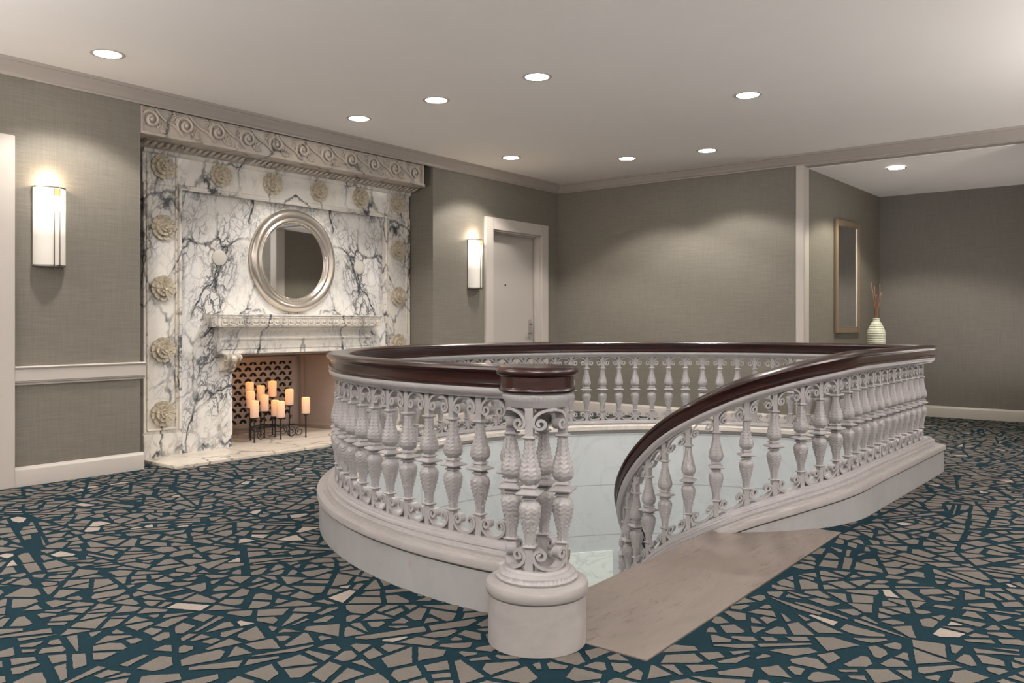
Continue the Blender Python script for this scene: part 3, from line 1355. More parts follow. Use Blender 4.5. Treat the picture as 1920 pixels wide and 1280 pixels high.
# --- straight and descending part
cb2 = thing('marble_curb', 'straight white marble curb beside the right aisle, sweeping down with the stairs', 'curb', (XR, YCOR, 0))
SPb = [(x, y, z, nx, ny) for (x, y, z, nx, ny) in SP]
bm = bmesh.new()
rings = []
for (x, y, z, nx, ny) in SPb:
    zb_ = min(z*1.0, 0.0)-(0.16 if z < -0.02 else 0.0)
    rings.append([bm.verts.new((x+nx*u, y+ny*u, h)) for u, h in ((W, zb_), (W, z+0.153), (-W+0.005, z+0.153), (-W+0.005, zb_))])
for A, B in zip(rings, rings[1:]):
    for q in range(4):
        bm.faces.new((A[q], A[(q+1) % 4], B[(q+1) % 4], B[q]))
bm.faces.new(rings[0][::-1])
bm.faces.new(rings[-1])
link('curb_body', bm, M['curb'], cb2, smooth=True, world=True)
bm = bmesh.new()
sweep(bm, SP, CAPP)
link('curb_cap', bm, M['drum'], cb2, smooth=True, world=True)
bm = bmesh.new()
sweep(bm, SP, FASP)
link('inner_fascia', bm, M['fascia'], cb2, smooth=True, world=True)
rl2 = thing('stair_balustrade', 'white iron balustrade whose mahogany handrail runs down the stairs on the right', 'balustrade', (XR, YCOR, 0.2))
for nm, pf, mt in (('handrail', WOODP, 'wood'), ('top_band', BANDP, 'iron'), ('foot_moulding', FOOTP, 'iron')):
    bm = bmesh.new()
    sweep(bm, SP, pf)
    link(nm, bm, M[mt], rl2, smooth=True, world=True)
# baluster stations along s
ST = []
s = -0.04
SPC = 0.1475
lv = []
while s > S0+0.04:
    lv.append(s)
    s -= SPC
ST = lv[::-1]+[0.100, 0.237, 0.383, 0.52, 0.688, 0.843, 1.002, 1.145, 1.279, 1.39, 1.50, 1.60]
while ST[-1] < S_END-0.15:
    ST.append(ST[-1]+0.097)
for i, s in enumerate(ST):
    x, y, nx, ny = spath(s)
    a = math.atan2(ny, nx)
    dz = -drop_s(s)
    put('baluster', BAL, rl2, (x-XR, y-YCOR, ZB0-0.2+dz), a)
    if i+1 < len(ST):
        s2 = ST[i+1]
        sm = (s+s2)/2
        x2, y2, _, _ = spath(s2)
        xm, ym = (x+x2)/2, (y+y2)/2
        ch = math.hypot(x2-x, y2-y)
        dz2 = -drop_s(s2)
        dzm = (dz+dz2)/2
        rot = math.atan2(y2-y, x2-x)
        sl = (dz2-dz)/ch
        hf = ch/2-0.0165
        if abs(sl) < 0.01 and abs(ch-SPC) < 0.004:
            if 'lvl' not in globals():
                lvl = (mesh_of(scroll_bm(hf), 'top_scroll', M['iron']), mesh_of(scroll_bm(hf, inv=True), 'bottom_scroll', M['iron']))
            mt_, mb_ = lvl
        else:
            hf = max(hf, 0.03)
            mt_ = mesh_of(scroll_bm(hf, slope=sl), 'top_scroll', M['iron'])
            mb_ = mesh_of(scroll_bm(hf, slope=sl, inv=True), 'bottom_scroll', M['iron'])
        put('top_scroll', mt_, rl2, (xm-XR, ym-YCOR, ZT0-0.2+dzm), rot)
        put('bottom_scroll', mb_, rl2, (xm-XR, ym-YCOR, ZB0-0.2+dzm), rot)

# --- newel post
NX, NY = -1.675, 2.283
nw = thing('newel_post', 'round newel of four white iron balusters on a marble drum with mahogany cap', 'newel post', (NX, NY, 0))
bm = bmesh.new()
lathe(bm, [(0.163, 0), (0.167, 0.004), (0.167, 0.168), (0.163, 0.170)], 64)
link('marble_drum', bm, M['drum'], nw, smooth=True)
bm = bmesh.new()
lathe(bm, [(0.163, 0.170), (0.170, 0.172), (0.1745, 0.178), (0.175, 0.200), (0.171, 0.209), (0.160, 0.212), (0.152, 0.214), (0.145, 0.218), (0.12, 0.220)], 64)
link('drum_rim', bm, M['drum'], nw, smooth=True)


def beads(r, z, a):
    if 0.226 < z < 0.244:
        return r+0.0018*math.cos(60*a)
    return r


bm = bmesh.new()
lathe(bm, [(0.134, 0.218), (0.138, 0.222), (0.139, 0.227), (0.134, 0.231), (0.131, 0.236), (0.131, 0.242), (0.124, 0.249), (0.116, 0.252), (0.114, 0.259), (0.110, 0.262), (0.02, 0.262)], 180, f=beads)
link('foot_moulding', bm, M['iron'], nw, smooth=True)
for q in range(4):
    a = TH+R(-107+90*q)
    put('baluster', BAL, nw, (0.090*math.cos(a), 0.090*math.sin(a), 0.258), a)


def beads2(r, z, a):
    if 0.818 < z < 0.846:
        return r+0.0013*math.cos(64*a)
    return r


bm = bmesh.new()
lathe(bm, [(0.02, 0.800), (0.103, 0.800), (0.107, 0.805), (0.108, 0.813), (0.113, 0.820), (0.117, 0.832), (0.117, 0.842), (0.112, 0.850), (0.05, 0.851)], 192, f=beads2)
link('top_band', bm, M['iron'], nw, smooth=True)
bm = bmesh.new()
lathe(bm, [(0.05, 0.848), (0.119, 0.848), (0.128, 0.851), (0.131, 0.857), (0.129, 0.863), (0.1265, 0.866), (0.1265, 0.870), (0.1265, 0.898), (0.1265, 0.903), (0.132, 0.906), (0.138, 0.909), (0.141, 0.914), (0.1415, 0.919),
           (0.139, 0.928), (0.131, 0.935), (0.118, 0.937), (0.08, 0.936), (0.02, 0.936)], 72)
link('newel_cap', bm, M['wood'], nw, smooth=True)
# curled brackets between the newel balusters
for q in range(4):
    a = TH+R(-107+90*q+45)
    for nm, inv, zz in (('top_scroll', False, 0.800), ('bottom_scroll', True, 0.262)):
        b_ = scroll_bm(0.058, inv=inv)
        for v in b_.verts:     # bend the flat scroll round the drum
            ang = v.co.x/0.090
            rr = 0.090+v.co.y
            v.co.x, v.co.y = rr*math.cos(ang), rr*math.sin(ang)
        put(nm, mesh_of(b_, nm, M['iron']), nw, (0, 0, zz), a)

# ------------------------------------------------------------------ FIREPLACE
XM = -6.28
YC = 4.80
fp = thing('fireplace', 'tall dark-veined white marble fireplace surround with carved rosettes', 'fireplace', (XM, YC, 0))


def fpart(name, bm_, mt, smooth=True, parent=None):
    return link(name, bm_, mt, parent or fp, smooth=smooth, world=True)


y0f, y1f = 3.335, 6.27
# pilasters
for side in (0, 1):
    a, b = (y0f, 3.66) if side == 0 else (5.92, y1f)
    bm = bmesh.new()
    bbox(bm, -6.40, XM-0.006, a, b, 0.0, 2.19, 0.003)
    bbox(bm, XM-0.010, XM+0.010, a, a+0.020, 0.22, 2.19, 0.003)
    bbox(bm, XM-0.010, XM+0.010, b-0.022, b, 0.0 if False else 0.22, 2.19, 0.003)
    bbox(bm, XM-0.008, XM+0.012, a, b, 0.0, 0.20, 0.004)
    pil_ = fpart('pilaster', bm, M['vein'])
    # bead-and-reel strips framing the pilaster
    bm = bmesh.new()
    for yy in (a+0.036, b-0.044):
        z = 0.235
        k = 0
        while z < 2.43:
            L = 0.085
            prof = [(0.004, z), (0.009, z+0.004), (0.0105, z+0.04), (0.009, z+L-0.018), (0.004, z+L-0.015), (0.011, z+L-0.012), (0.004, z+L-0.008), (0.011, z+L-0.005), (0.004, z+L)]
            lathe(bm, prof, 8, XM-0.002, yy, cap=False)
            z += L
    yy = a+0.036
    tube(bm, [(XM, a+0.036, 0.235), (XM, b-0.044, 0.235)], 0.009, 8)
    fpart('bead_strip', bm, M['vein_light'], parent=pil_)
# field behind the mirror
bm = bmesh.new()
box(bm, -6.42, -6.325, 3.66, 5.92, 0.82, 2.19)
fpart('back_panel', bm, M['vein_busy'], False)
# legs beside the opening
for a, b in ((3.66, 4.13), (5.45, 5.92)):
    bm = bmesh.new()
    bbox(bm, -6.42, -6.275, a, b, 0.0, 1.10, 0.003)
    fpart('side_slab', bm, M['vein_busy'])
# architrave panel carrying the row of rosettes
bm = bmesh.new()
bbox(bm, -6.40, XM-0.004, y0f, y1f, 2.19, 2.50, 0.003)
sweep(bm, [(XM-0.004, y0f+0.0, 0, 1, 0), (XM-0.004, y1f, 0, 1, 0)], [(0, 2.425), (0.006, 2.430), (0.018, 2.436), (0.022, 2.45), (0.024, 2.462), (0.034, 2.468), (0.040, 2.50), (0, 2.50)])
sweep(bm, [(XM-0.004, 3.63, 0, 1, 0), (XM-0.004, 5.945, 0, 1, 0)], [(0, 2.168), (0.014, 2.170), (0.018, 2.180), (0.010, 2.186), (0.012, 2.205), (0.004, 2.212), (0, 2.215)])
bbox(bm, -6.40, -6.272, 3.64, 3.662, 1.16, 2.17, 0.003)
bbox(bm, -6.40, -6.272, 5.918, 5.94, 1.16, 2.17, 0.003)
fpart('architrave', bm, M['vein'])
# stepped cornice with an egg moulding
bm = bmesh.new()
CO = [(-6.40, 2.46), (-6.245, 2.462), (-6.225, 2.468), (-6.20, 2.476), (-6.150, 2.486), (-6.10, 2.496), (-6.06, 2.500), (-6.02, 2.502), (-6.02, 2.53), (-6.40, 2.53)]
extrude_poly(bm, CO, (0, 3.27, 0), (1, 0, 0), (0, 0, 1), (0, 1, 0), 6.24-3.27)
cor_ = fpart('cornice', bm, M['frieze'])
bm = bmesh.new()
y = 3.29
while y < 6.22:
    lathe(bm, [(0.001, 0), (0.012, 0.006), (0.018, 0.022), (0.016, 0.040), (0.001, 0.05)], 8, 0, 0, cap=False)
    nv = 5*8
    bm.verts.ensure_lookup_table()
    for v in bm.verts[-nv:]:
        x_, yy_, z_ = v.co
        v.co = (-6.185+x_*1.3+z_*1.6, y+yy_, 2.455+z_*0.62)
    y += 0.056
fpart('egg_moulding', bm, M['frieze'], parent=cor_)
# carved frieze under the ceiling
bm = bmesh.new()
bbox(bm, -6.40, XL-0.030, R0+0.003, 6.150, 2.500, 2.712, 0.004)
bbox(bm, -6.10, XL-0.004, R0+0.003, R0+0.022, 2.51, 2.705, 0.003)
bbox(bm, -6.10, XL-0.004, 6.131, 6.151, 2.51, 2.705, 0.003)
bbox(bm, -6.10, XL+0.002, R0+0.002, 6.153, 2.496, 2.516, 0.003)
xf = XL-0.028
for i in range(11):
    yc = 3.235+0.2805*i
    zc = 2.615
    pts_ = []
    for q in range(44):
        k_ = q/43
        a = R(215)-k_*2*PI*1.3
        rr = 0.074*(1-0.70*k_)
        pts_.append((xf+0.006+0.012*k_, yc+rr*math.cos(a), zc+rr*math.sin(a)))
    tube(bm, pts_, 0.013, 6)
    lathe(bm, [(0.001, -0.01), (0.018, -0.008), (0.022, 0.004), (0.013, 0.020), (0.001, 0.024)], 10, 0, 0, cap=False)
    bm.verts.ensure_lookup_table()
    for v in bm.verts[-50:]:
        x_, yy_, z_ = v.co
        v.co = (xf+0.008+z_, yc+x_, zc+yy_)
    if i < 10:
        # diagonal stem down to the foot of the next spiral, a leaf fan either side
        pts_ = []
        for q in range(14):
            k_ = q/13
            pts_.append((xf+0.008, yc+0.035+0.225*k_, zc+0.084-0.168*k_-0.014*math.sin(k_*2*PI)))
        tube(bm, pts_, [0.006]+[0.011]*12+[0.006], 6)
        for by, bz, a0_, a1_, n_ in ((yc+0.070, zc-0.088, 12, 112, 6), (yc+0.225, zc+0.090, 192, 292, 6)):
            for q in range(n_):
                a = R(a0_+(a1_-a0_)*q/(n_-1))
                l0 = 0.012
                l1 = 0.085 if 1 < q < 5 else 0.068
                tube(bm, [(xf+0.002, by+l0*math.cos(a), bz+l0*math.sin(a)), (xf+0.010, by+(l0+l1)/2*math.cos(a), bz+(l0+l1)/2*math.sin(a)), (xf+0.002, by+l1*math.cos(a), bz+l1*math.sin(a))],
                     [0.003, 0.0085, 0.004], 5)
fpart('carved_frieze', bm, M['frieze'])


# rosettes
def rosette_mesh(rad=0.102):
    b_ = bmesh.new()

    NA = 180
    rings_ = []
    LV = [(0.0, 0), (0.05, 0), (0.10, 0), (0.145, 0), (0.150, 1), (0.20, 1), (0.26, 1), (0.32, 1), (0.345, 1), (0.352, 2), (0.42, 2), (0.50, 2), (0.58, 2),
          (0.64, 2), (0.66, 2), (0.668, 3), (0.74, 3), (0.82, 3), (0.90, 3), (0.96, 3), (1.0, 3)]
    NP = (5, 6, 8, 10)
    HT = (0.056, 0.046, 0.034, 0.020)
    IN = (0.0, 0.145, 0.345, 0.66)
    OUT = (0.145, 0.345, 0.66, 1.0)
    for q_, k_ in LV:
        ring_ = []
        for i_ in range(NA):
            a_ = 2*PI*i_/NA
            ph_ = (a_*NP[k_]/(2*PI)+0.37*k_) % 1.0
            edge = abs(ph_-0.5)*2              # 0 at petal middle, 1 at the gap between petals
            lob = 1-0.085*edge**3
            u_ = (q_-IN[k_])/(OUT[k_]-IN[k_])
            h_ = HT[k_]-0.006+0.009*math.sin(min(1, u_*0.8)*PI*0.62)
            h_ -= 0.0120*max(0, edge-0.84)/0.16*(0.3+0.7*u_)*(k_ > 0)
            h_ += 0.0008*math.cos(edge*PI*4)*u_*(k_ > 0)
            h_ -= 0.0012*(1-edge)**4*(k_ > 0)
            rr_ = q_*rad*(lob if u_ > 0.5 else 1-(1-lob)*u_*2)
            ring_.append(b_.verts.new((rr_*math.cos(a_), rr_*math.sin(a_), h_)))
        rings_.append(ring_)
    low = []
    for v in rings_[-1]:
        low.append(b_.verts.new((v.co.x*0.985, v.co.y*0.985, -0.006)))
    rings_.append(low)
    for A_, B_ in zip(rings_, rings_[1:]):
        for i_ in range(NA):
            b_.faces.new((A_[i_], A_[(i_+1) % NA], B_[(i_+1) % NA], B_[i_]))
    bmesh.ops.remove_doubles(b_, verts=rings_[0], dist=1e-5)
    for v in b_.verts:
        x_, y_, z_ = v.co
        v.co = (z_*1.15, x_, y_)
    me = mesh_of(b_, 'rosette', M['rosette'])
    return me


ROS = rosette_mesh()
rpos = [(y, 2.335) for y in (3.50, 4.02, 4.54, 5.06, 5.58, 6.10)]
rpos += [(3.50, z) for z in (1.85, 1.365, 0.872, 0.362)] + [(6.10, z) for z in (1.85, 1.365, 0.872, 0.362)]
for i, (y, z) in enumerate(rpos):
    o = put('rosette', ROS, fp, (-0.008, y-YC, z), 0)
    o.rotation_euler = (R(17*i % 40), 0, 0)
# two plain discs beside the mirror
for y in (4.03, 5.60):
    bm = bmesh.new()
    lathe(bm, [(0.066, 0), (0.068, 0.004), (0.066, 0.012), (0.060, 0.015), (0.02, 0.017), (0.001, 0.017)], 36, cap=False)
    for v in bm.verts:
        x_, y_, z_ = v.co
        v.co = (-6.325+z_, y+x_, 1.643+y_)
    fpart('plain_disc', bm, M['plaster_disc'])
# mantel shelf with meander band
bm = bmesh.new()
bbox(bm, -6.33, -6.10, 3.885, 5.70, 1.052, 1.152, 0.003)
bbox(bm, -6.33, -6.094, 3.879, 5.706, 1.146, 1.160, 0.003)
shelf_ = fpart('mantel_shelf', bm, M['vein'])
bm = bmesh.new()


def key_unit(o_, u_, n_, z_, s_):
    """one meander hook from thin bars; o_ origin, u_ run direction, n_ outward"""
    bars = [(0, 0, 0.9, 0.09), (0, 0, 0.09, 0.9), (0, 0.81, 0.7, 0.9), (0.61, 0.27, 0.7, 0.9), (0.27, 0.27, 0.7, 0.36), (0.27, 0.27, 0.36, 0.62), (0.81, 0, 0.9, 0.9), (0.81, 0.81, 1.0, 0.9)]
    for a_, b_, c_, d_ in bars:
        extrude_poly(bm, [(a_*s_, b_*s_), (c_*s_, b_*s_), (c_*s_, d_*s_), (a_*s_, d_*s_)], o_, u_, (0, 0, 1), n_, 0.0045)


y = 3.91
while y < 5.64:
    key_unit((-6.1005, y, 1.066), (0, 1, 0), (1, 0, 0), 0, 0.074)
    y += 0.074
fpart('meander_band', bm, M['vein_light'], False, parent=shelf_)
bm = bmesh.new()
for x_ in (-6.30, -6.226):
    key_unit((x_, 3.8855, 1.066), (1, 0, 0), (0, -1, 0), 0, 0.074)
fpart('meander_band', bm, M['vein_light'], False, parent=shelf_)
# lintel mouldings under the shelf
LP = [(-6.36, 0.820), (-6.190, 0.820), (-6.186, 0.826), (-6.186, 0.862), (-6.180, 0.866), (-6.180, 0.934), (-6.172, 0.938), (-6.168, 0.950), (-6.186, 0.958), (-6.184, 1.00),
      (-6.170, 1.022), (-6.146, 1.036), (-6.128, 1.044), (-6.126, 1.053), (-6.36, 1.053)]
bm = bmesh.new()
extrude_poly(bm, LP, (0, 3.955, 0), (1, 0, 0), (0, 0, 1), (0, 1, 0), 5.63-3.955)
fpart('lintel', bm, M['vein'], False)
# carved corbels
for y_ in (4.065, 5.52):
    bm = bmesh.new()
    prof = []
    for q in range(15):
        k_ = q/14
        prof.append((-6.28+0.12*(1-k_)**0.6+0.012*math.sin(k_*9), 0.820-0.150*k_))
    P_ = [(-6.30, 0.82)]+prof+[(-6.30, 0.66)]
    extrude_poly(bm, P_[::-1], (0, y_-0.065, 0), (1, 0, 0), (0, 0, 1), (0, 1, 0), 0.13)
    for q in range(7):
        a = -0.055+0.11*q/6
        tube(bm, [(p[0]+0.004, y_+a*(1-0.5*i/14), p[1]) for i, p in enumerate(prof)], [0.010-0.0004*i for i in range(15)], 6)
    for sg in (-1, 1):
        pts_ = []
        for q in range(26):
            k_ = q/25
            aa = k_*2*PI*1.4
            rr = 0.030*(1-0.75*k_)
            pts_.append((-6.165+rr*math.cos(aa), y_+sg*0.062, 0.785+rr*math.sin(aa)))
        tube(bm, pts_, 0.008, 6)
    lathe(bm, [(0.001, 0), (0.022, 0.006), (0.028, 0.02), (0.014, 0.032), (0.001, 0.034)], 10, cap=False)
    bm.verts.ensure_lookup_table()
    for v in bm.verts[-50:]:
        a_, b_, c_ = v.co
        v.co = (-6.165+c_, y_+a_, 0.783+b_)
    fpart('corbel', bm, M['vein_light'])
# firebox
bm = bmesh.new()
xb = -6.95
ya0, ya1, yb0, yb1 = 4.13, 5.45, 4.24, 5.345


def quad(bm_, pts_, mi=0):
    f_ = bm_.faces.new([bm_.verts.new(p) for p in pts_])
    f_.material_index = mi


def slabq(bm_, p0, p1, z0_, z1_, th_, mi=0):
    (xa, ya), (xb_, yb_) = p0, p1
    dx, dy = xb_-xa, yb_-ya
    l = math.hypot(dx, dy)
    nx, ny = -dy/l*th_, dx/l*th_
    extrude_poly(bm_, [(xa, ya), (xb_, yb_), (xb_+nx, yb_+ny), (xa+nx, ya+ny)], (0, 0, z0_), (1, 0, 0), (0, 1, 0), (0, 0, 1), z1_-z0_, mi)


slabq(bm, (xb, 4.0), (xb, 5.6), 0, 0.9, 0.05)                 # back
slabq(bm, (-6.28, ya0), (xb, yb0), 0, 0.9, 0.05)              # left cheek
box(bm, xb-0.03, -6.26, 3.95, 5.6, 0.80, 0.84)                # top
fpart('firebox', bm, M['firebox'], False)
bm = bmesh.new()
slabq(bm, (xb, yb1), (-6.28, ya1), 0, 0.9, 0.05)
fpart('firebox_side', bm, M['lattice'], False)
bm = bmesh.new()
for p0, p1 in (((-6.90, yb1-0.004), (-6.36, ya1-0.012)),):
    slabq(bm, p0, p1, 0.06, 0.085, -0.008)
    slabq(bm, p0, p1, 0.74, 0.765, -0.008)
    slabq(bm, p0, (p0[0]+0.03, p0[1]+0.005), 0.06, 0.765, -0.008)
    slabq(bm, (p1[0]-0.03, p1[1]-0.005), p1, 0.06, 0.765, -0.008)
fpart('side_moulding', bm, M['firebox'], False)
# scalloped grille on the firebox back
gy0, gy1, gz0, gz1 = 4.335, 5.243, 0.118, 0.705
bm = bmesh.new()
box(bm, xb+0.002, xb+0.006, gy0-0.004, gy1+0.004, gz0-0.004, gz1+0.004)
grb = fpart('grille_void', bm, M['dark'], False)
bm = bmesh.new()
CW, RH = 0.1135, 0.0557
rows = int((gz1-gz0)/RH)+2
cols = int((gy1-gy0)/CW)+2
ro, ri = CW/2, 0.0425
gx_ = xb+0.012
for r_ in range(-1, rows):
    zc = gz0+r_*RH
    off = (r_ % 2)*CW/2
    for c_ in range(-1, cols):
        yc = gy0+c_*CW+off

        def clipg(P_):
            P_ = clip(P_, 1, 0, gy1)
            if len(P_) >= 3:
                P_ = clip(P_, -1, 0, -gy0)
            if len(P_) >= 3:
                P_ = clip(P_, 0, 1, gz1)
            if len(P_) >= 3:
                P_ = clip(P_, 0, -1, -gz0)
            return P_
        K = 10
        for q in range(K):
            a0, a1 = PI*q/K, PI*(q+1)/K
            P_ = [(yc+ri*math.cos(a0), zc+ri*math.sin(a0)), (yc+ro*math.cos(a0), zc+ro*math.sin(a0)), (yc+ro*math.cos(a1), zc+ro*math.sin(a1)), (yc+ri*math.cos(a1), zc+ri*math.sin(a1))]
            P_ = clipg(P_)
            if len(P_) >= 3 and abs(area(P_)) > 1e-6:
                extrude_poly(bm, P_, (gx_, 0, 0), (0, 1, 0), (0, 0, 1), (1, 0, 0), 0.008)
        # stem at the foot of the fan, joined to the row below
        st_ = 0.017
        P_ = [(yc-0.010, zc-0.001), (yc+0.010, zc-0.001), (yc+0.005, zc+st_), (yc-0.005, zc+st_)]
        P_ = clipg(P_)
        if len(P_) >= 3:
            extrude_poly(bm, P_, (gx_, 0, 0), (0, 1, 0), (0, 0, 1), (1, 0, 0), 0.007)
        # web between neighbouring arcs
        ym = yc+CW/2
        for q in range(5):
            a0, a1 = PI/2*q/5, PI/2*(q+1)/5
            z0_, z1_ = ro*math.sin(a0), ro*math.sin(a1)
            h0, h1 = ro-ro*math.cos(a0), ro-ro*math.cos(a1)
            P_ = clipg([(ym-h0, zc+z0_), (ym+h0, zc+z0_), (ym+h1, zc+z1_), (ym-h1, zc+z1_)])
            if len(P_) >= 3 and abs(area(P_)) > 1e-6:
                extrude_poly(bm, P_, (gx_, 0, 0), (0, 1, 0), (0, 0, 1), (1, 0, 0), 0.0075)
gr = fpart('grille', bm, M['firebox'], False)
bm = bmesh.new()
for a_, b_, c_, d_ in ((gy0-0.05, gy0, gz0-0.05, gz1+0.05), (gy1, gy1+0.05, gz0-0.05, gz1+0.05), (gy0, gy1, gz0-0.05, gz0), (gy0, gy1, gz1, gz1+0.05)):
    bbox(bm, xb, xb+0.024, a_, b_, c_, d_, 0.003)
fpart('grille_frame', bm, M['firebox'])
# hearth
bm = bmesh.new()
bbox(bm, -6.96, -5.74, 3.30, 6.275, -0.02, 0.022, 0.004)
fpart('hearth', bm, M['vein_light'])

# ------------------------------------------------------------------ round mirror
mr = thing('round_mirror', 'round silver-framed mirror hung on the marble above the mantel', 'mirror', (-6.325, 4.80, 1.657))
bm = bmesh.new()
FR = [(0.345, 0.002), (0.475, 0.002), (0.478, 0.010), (0.472, 0.030), (0.455, 0.050), (0.435, 0.058), (0.415, 0.054), (0.400, 0.042), (0.392, 0.036), (0.386, 0.046), (0.376, 0.052), (0.364, 0.046), (0.358, 0.034), (0.350, 0.030), (0.345, 0.022)]
pp = [(0, 0, 0)]
rings = []
NR = 96
for i in range(NR):
    a = 2*PI*i/NR
    rings.append([bm.verts.new((z_, r_*math.cos(a), r_*math.sin(a))) for r_, z_ in FR])
for i in range(NR):
    A, B = rings[i], rings[(i+1) % NR]
    for q in range(len(FR)):
        bm.faces.new((A[q], A[(q+1) % len(FR)], B[(q+1) % len(FR)], B[q]))
mfr = link('mirror_frame', bm, M['silver'], mr, smooth='all')
bm = bmesh.new()
for i in range(130):
    a = 2*PI*i/130
    bmesh.ops.create_icosphere(bm, subdivisions=1, radius=0.0065, matrix=Matrix.Translation((0.032, 0.354*math.cos(a), 0.354*math.sin(a))))
link('bead_ring', bm, M['silver'], mfr, smooth='all')
bm = bmesh.new()
cvs = [bm.verts.new((0.016, 0.349*math.cos(2*PI*i/72), 0.349*math.sin(2*PI*i/72))) for i in range(72)]
bm.faces.new(cvs)
cv2 = [bm.verts.new((0.006, 0.349*math.cos(2*PI*i/72), 0.349*math.sin(2*PI*i/72))) for i in range(72)]
bm.faces.new(cv2[::-1])
for i in range(72):
    bm.faces.new((cvs[i], cvs[(i+1) % 72], cv2[(i+1) % 72], cv2[i]))
link('mirror_glass', bm, M['mirror'], mr)


# ------------------------------------------------------------------ candelabra and candles
def ray(px, d, z):
    r = (px-957.5)/1553.3*d
    return r*CA-d*SA, r*SA+d*CA, z


CN = [('C', 477, 7.36, 0.245, 'front pale pillar candle at the left end, lowest of the left cluster'),
      ('J', 573.4, 7.72, 0.243, 'lone pillar candle at the far right of the iron holder'),
      ('H', 526.3, 7.57, 0.222, 'low pillar candle standing front centre in the fireplace'),
      ('A', 468, 7.66, 0.390, 'tall back pillar candle at the far left of the cluster'),
      ('I', 542.7, 7.80, 0.314, 'pillar candle second from the right on the iron holder'),
      ('B', 470, 7.52, 0.313, 'middle-height pillar candle at the left edge, above the lowest left one'),
      ('F', 511, 7.86, 0.386, 'tallest pillar candle at the back centre of the holder'),
      ('D', 489, 7.86, 0.343, 'pillar candle behind the left centre one, beside the tallest'),
      ('E', 495.8, 7.65, 0.272, 'left centre pillar candle in front of a higher one'),
      ('G', 516, 7.75, 0.215, 'low pillar candle half hidden behind the front centre one')]
HZ = 0.0225
cpos = {}
for n_, px, d, z, lab in CN:
    cpos[n_] = ray(px, d, z)
ch_ = thing('candle_holder', 'black wrought iron holder with scrolls carrying ten candles in the fireplace', 'candle holder', (cpos['E'][0], cpos['E'][1], HZ))
bx_, by_ = ch_.location.x, ch_.location.y
for n_, px, d, z, lab in CN:
    x, y, _ = cpos[n_]
    bm = bmesh.new()
    tube(bm, [(x, y, HZ), (x, y, z-0.006)], 0.0065, 8)
    lathe(bm, [(0.010, HZ), (0.009, HZ+0.01), (0.006, HZ+0.014)], 8, x, y)
    post_ = link('post', bm, M['black'], ch_, world=True)
    bm = bmesh.new()
    lathe(bm, [(0.010, z-0.022), (0.020, z-0.010), (0.038, z-0.006), (0.042, z-0.001), (0.040, z)], 24, x, y)
    link('candle_plate', bm, M['black'], post_, smooth=True, world=True)
bm = bmesh.new()


def bar(names, z, r_=0.006):
    for a, b in zip(names, names[1:]):
        tube(bm, [(cpos[a][0], cpos[a][1], z), (cpos[b][0], cpos[b][1], z)], r_, 8)


bar('CBA', 0.125)
bar('BEGHIJ', 0.130)
bar('CEG', 0.118)
bar('ADFI', 0.120)
bar('CBA', 0.055, 0.004)
bar('GI', 0.07, 0.004)
bar('EF', 0.13)


def curl(a, b, f0, r_, z, sg=1):
    A = Vector(cpos[a])
    B = Vector(cpos[b])
    d_ = Vector((B.x-A.x, B.y-A.y, 0)).normalized()
    c0 = Vector((A.x, A.y, 0))+d_*f0
    pts_ = []
    for q in range(34):
        k_ = q/33
        aa = R(90)+sg*k_*2*PI*1.35
        rr = r_*(1-0.68*k_)
        pts_.append((c0.x+d_.x*rr*math.cos(aa), c0.y+d_.y*rr*math.cos(aa), z+rr*math.sin(aa)))
    tube(bm, pts_, 0.0048, 6)


curl('C', 'H', 0.07, 0.045, 0.080)
curl('H', 'J', 0.10, 0.050, 0.082, -1)
curl('J', 'H', 0.065, 0.042, 0.082, -1)
curl('I', 'G', 0.06, 0.042, 0.082)
curl('D', 'A', 0.05, 0.035, 0.085)
link('scroll_frame', bm, M['black'], ch_, smooth='all', world=True)
bm = bmesh.new()
lathe(bm, [(0.034, 0.0), (0.037, 0.003), (0.0375, 0.140), (0.035, 0.148), (0.028, 0.150), (0.020, 0.146), (0.001, 0.143)], 28)
CME = mesh_of(bm, 'pillar_candle', M['wax'])
for n_, px, d, z, lab in CN:
    o = bpy.data.objects.new('pillar_candle', CME)
    COL.objects.link(o)
    o.location = (cpos[n_][0], cpos[n_][1], z+0.0005)
    tag(o, lab, 'candle', 'lit pillar candles on the iron holder in the fireplace')
    lamp('candle_glow', 'POINT', (0, 0, 0.175), 0.13, (1.0, 0.48, 0.18), o, shadow_soft_size=0.02)


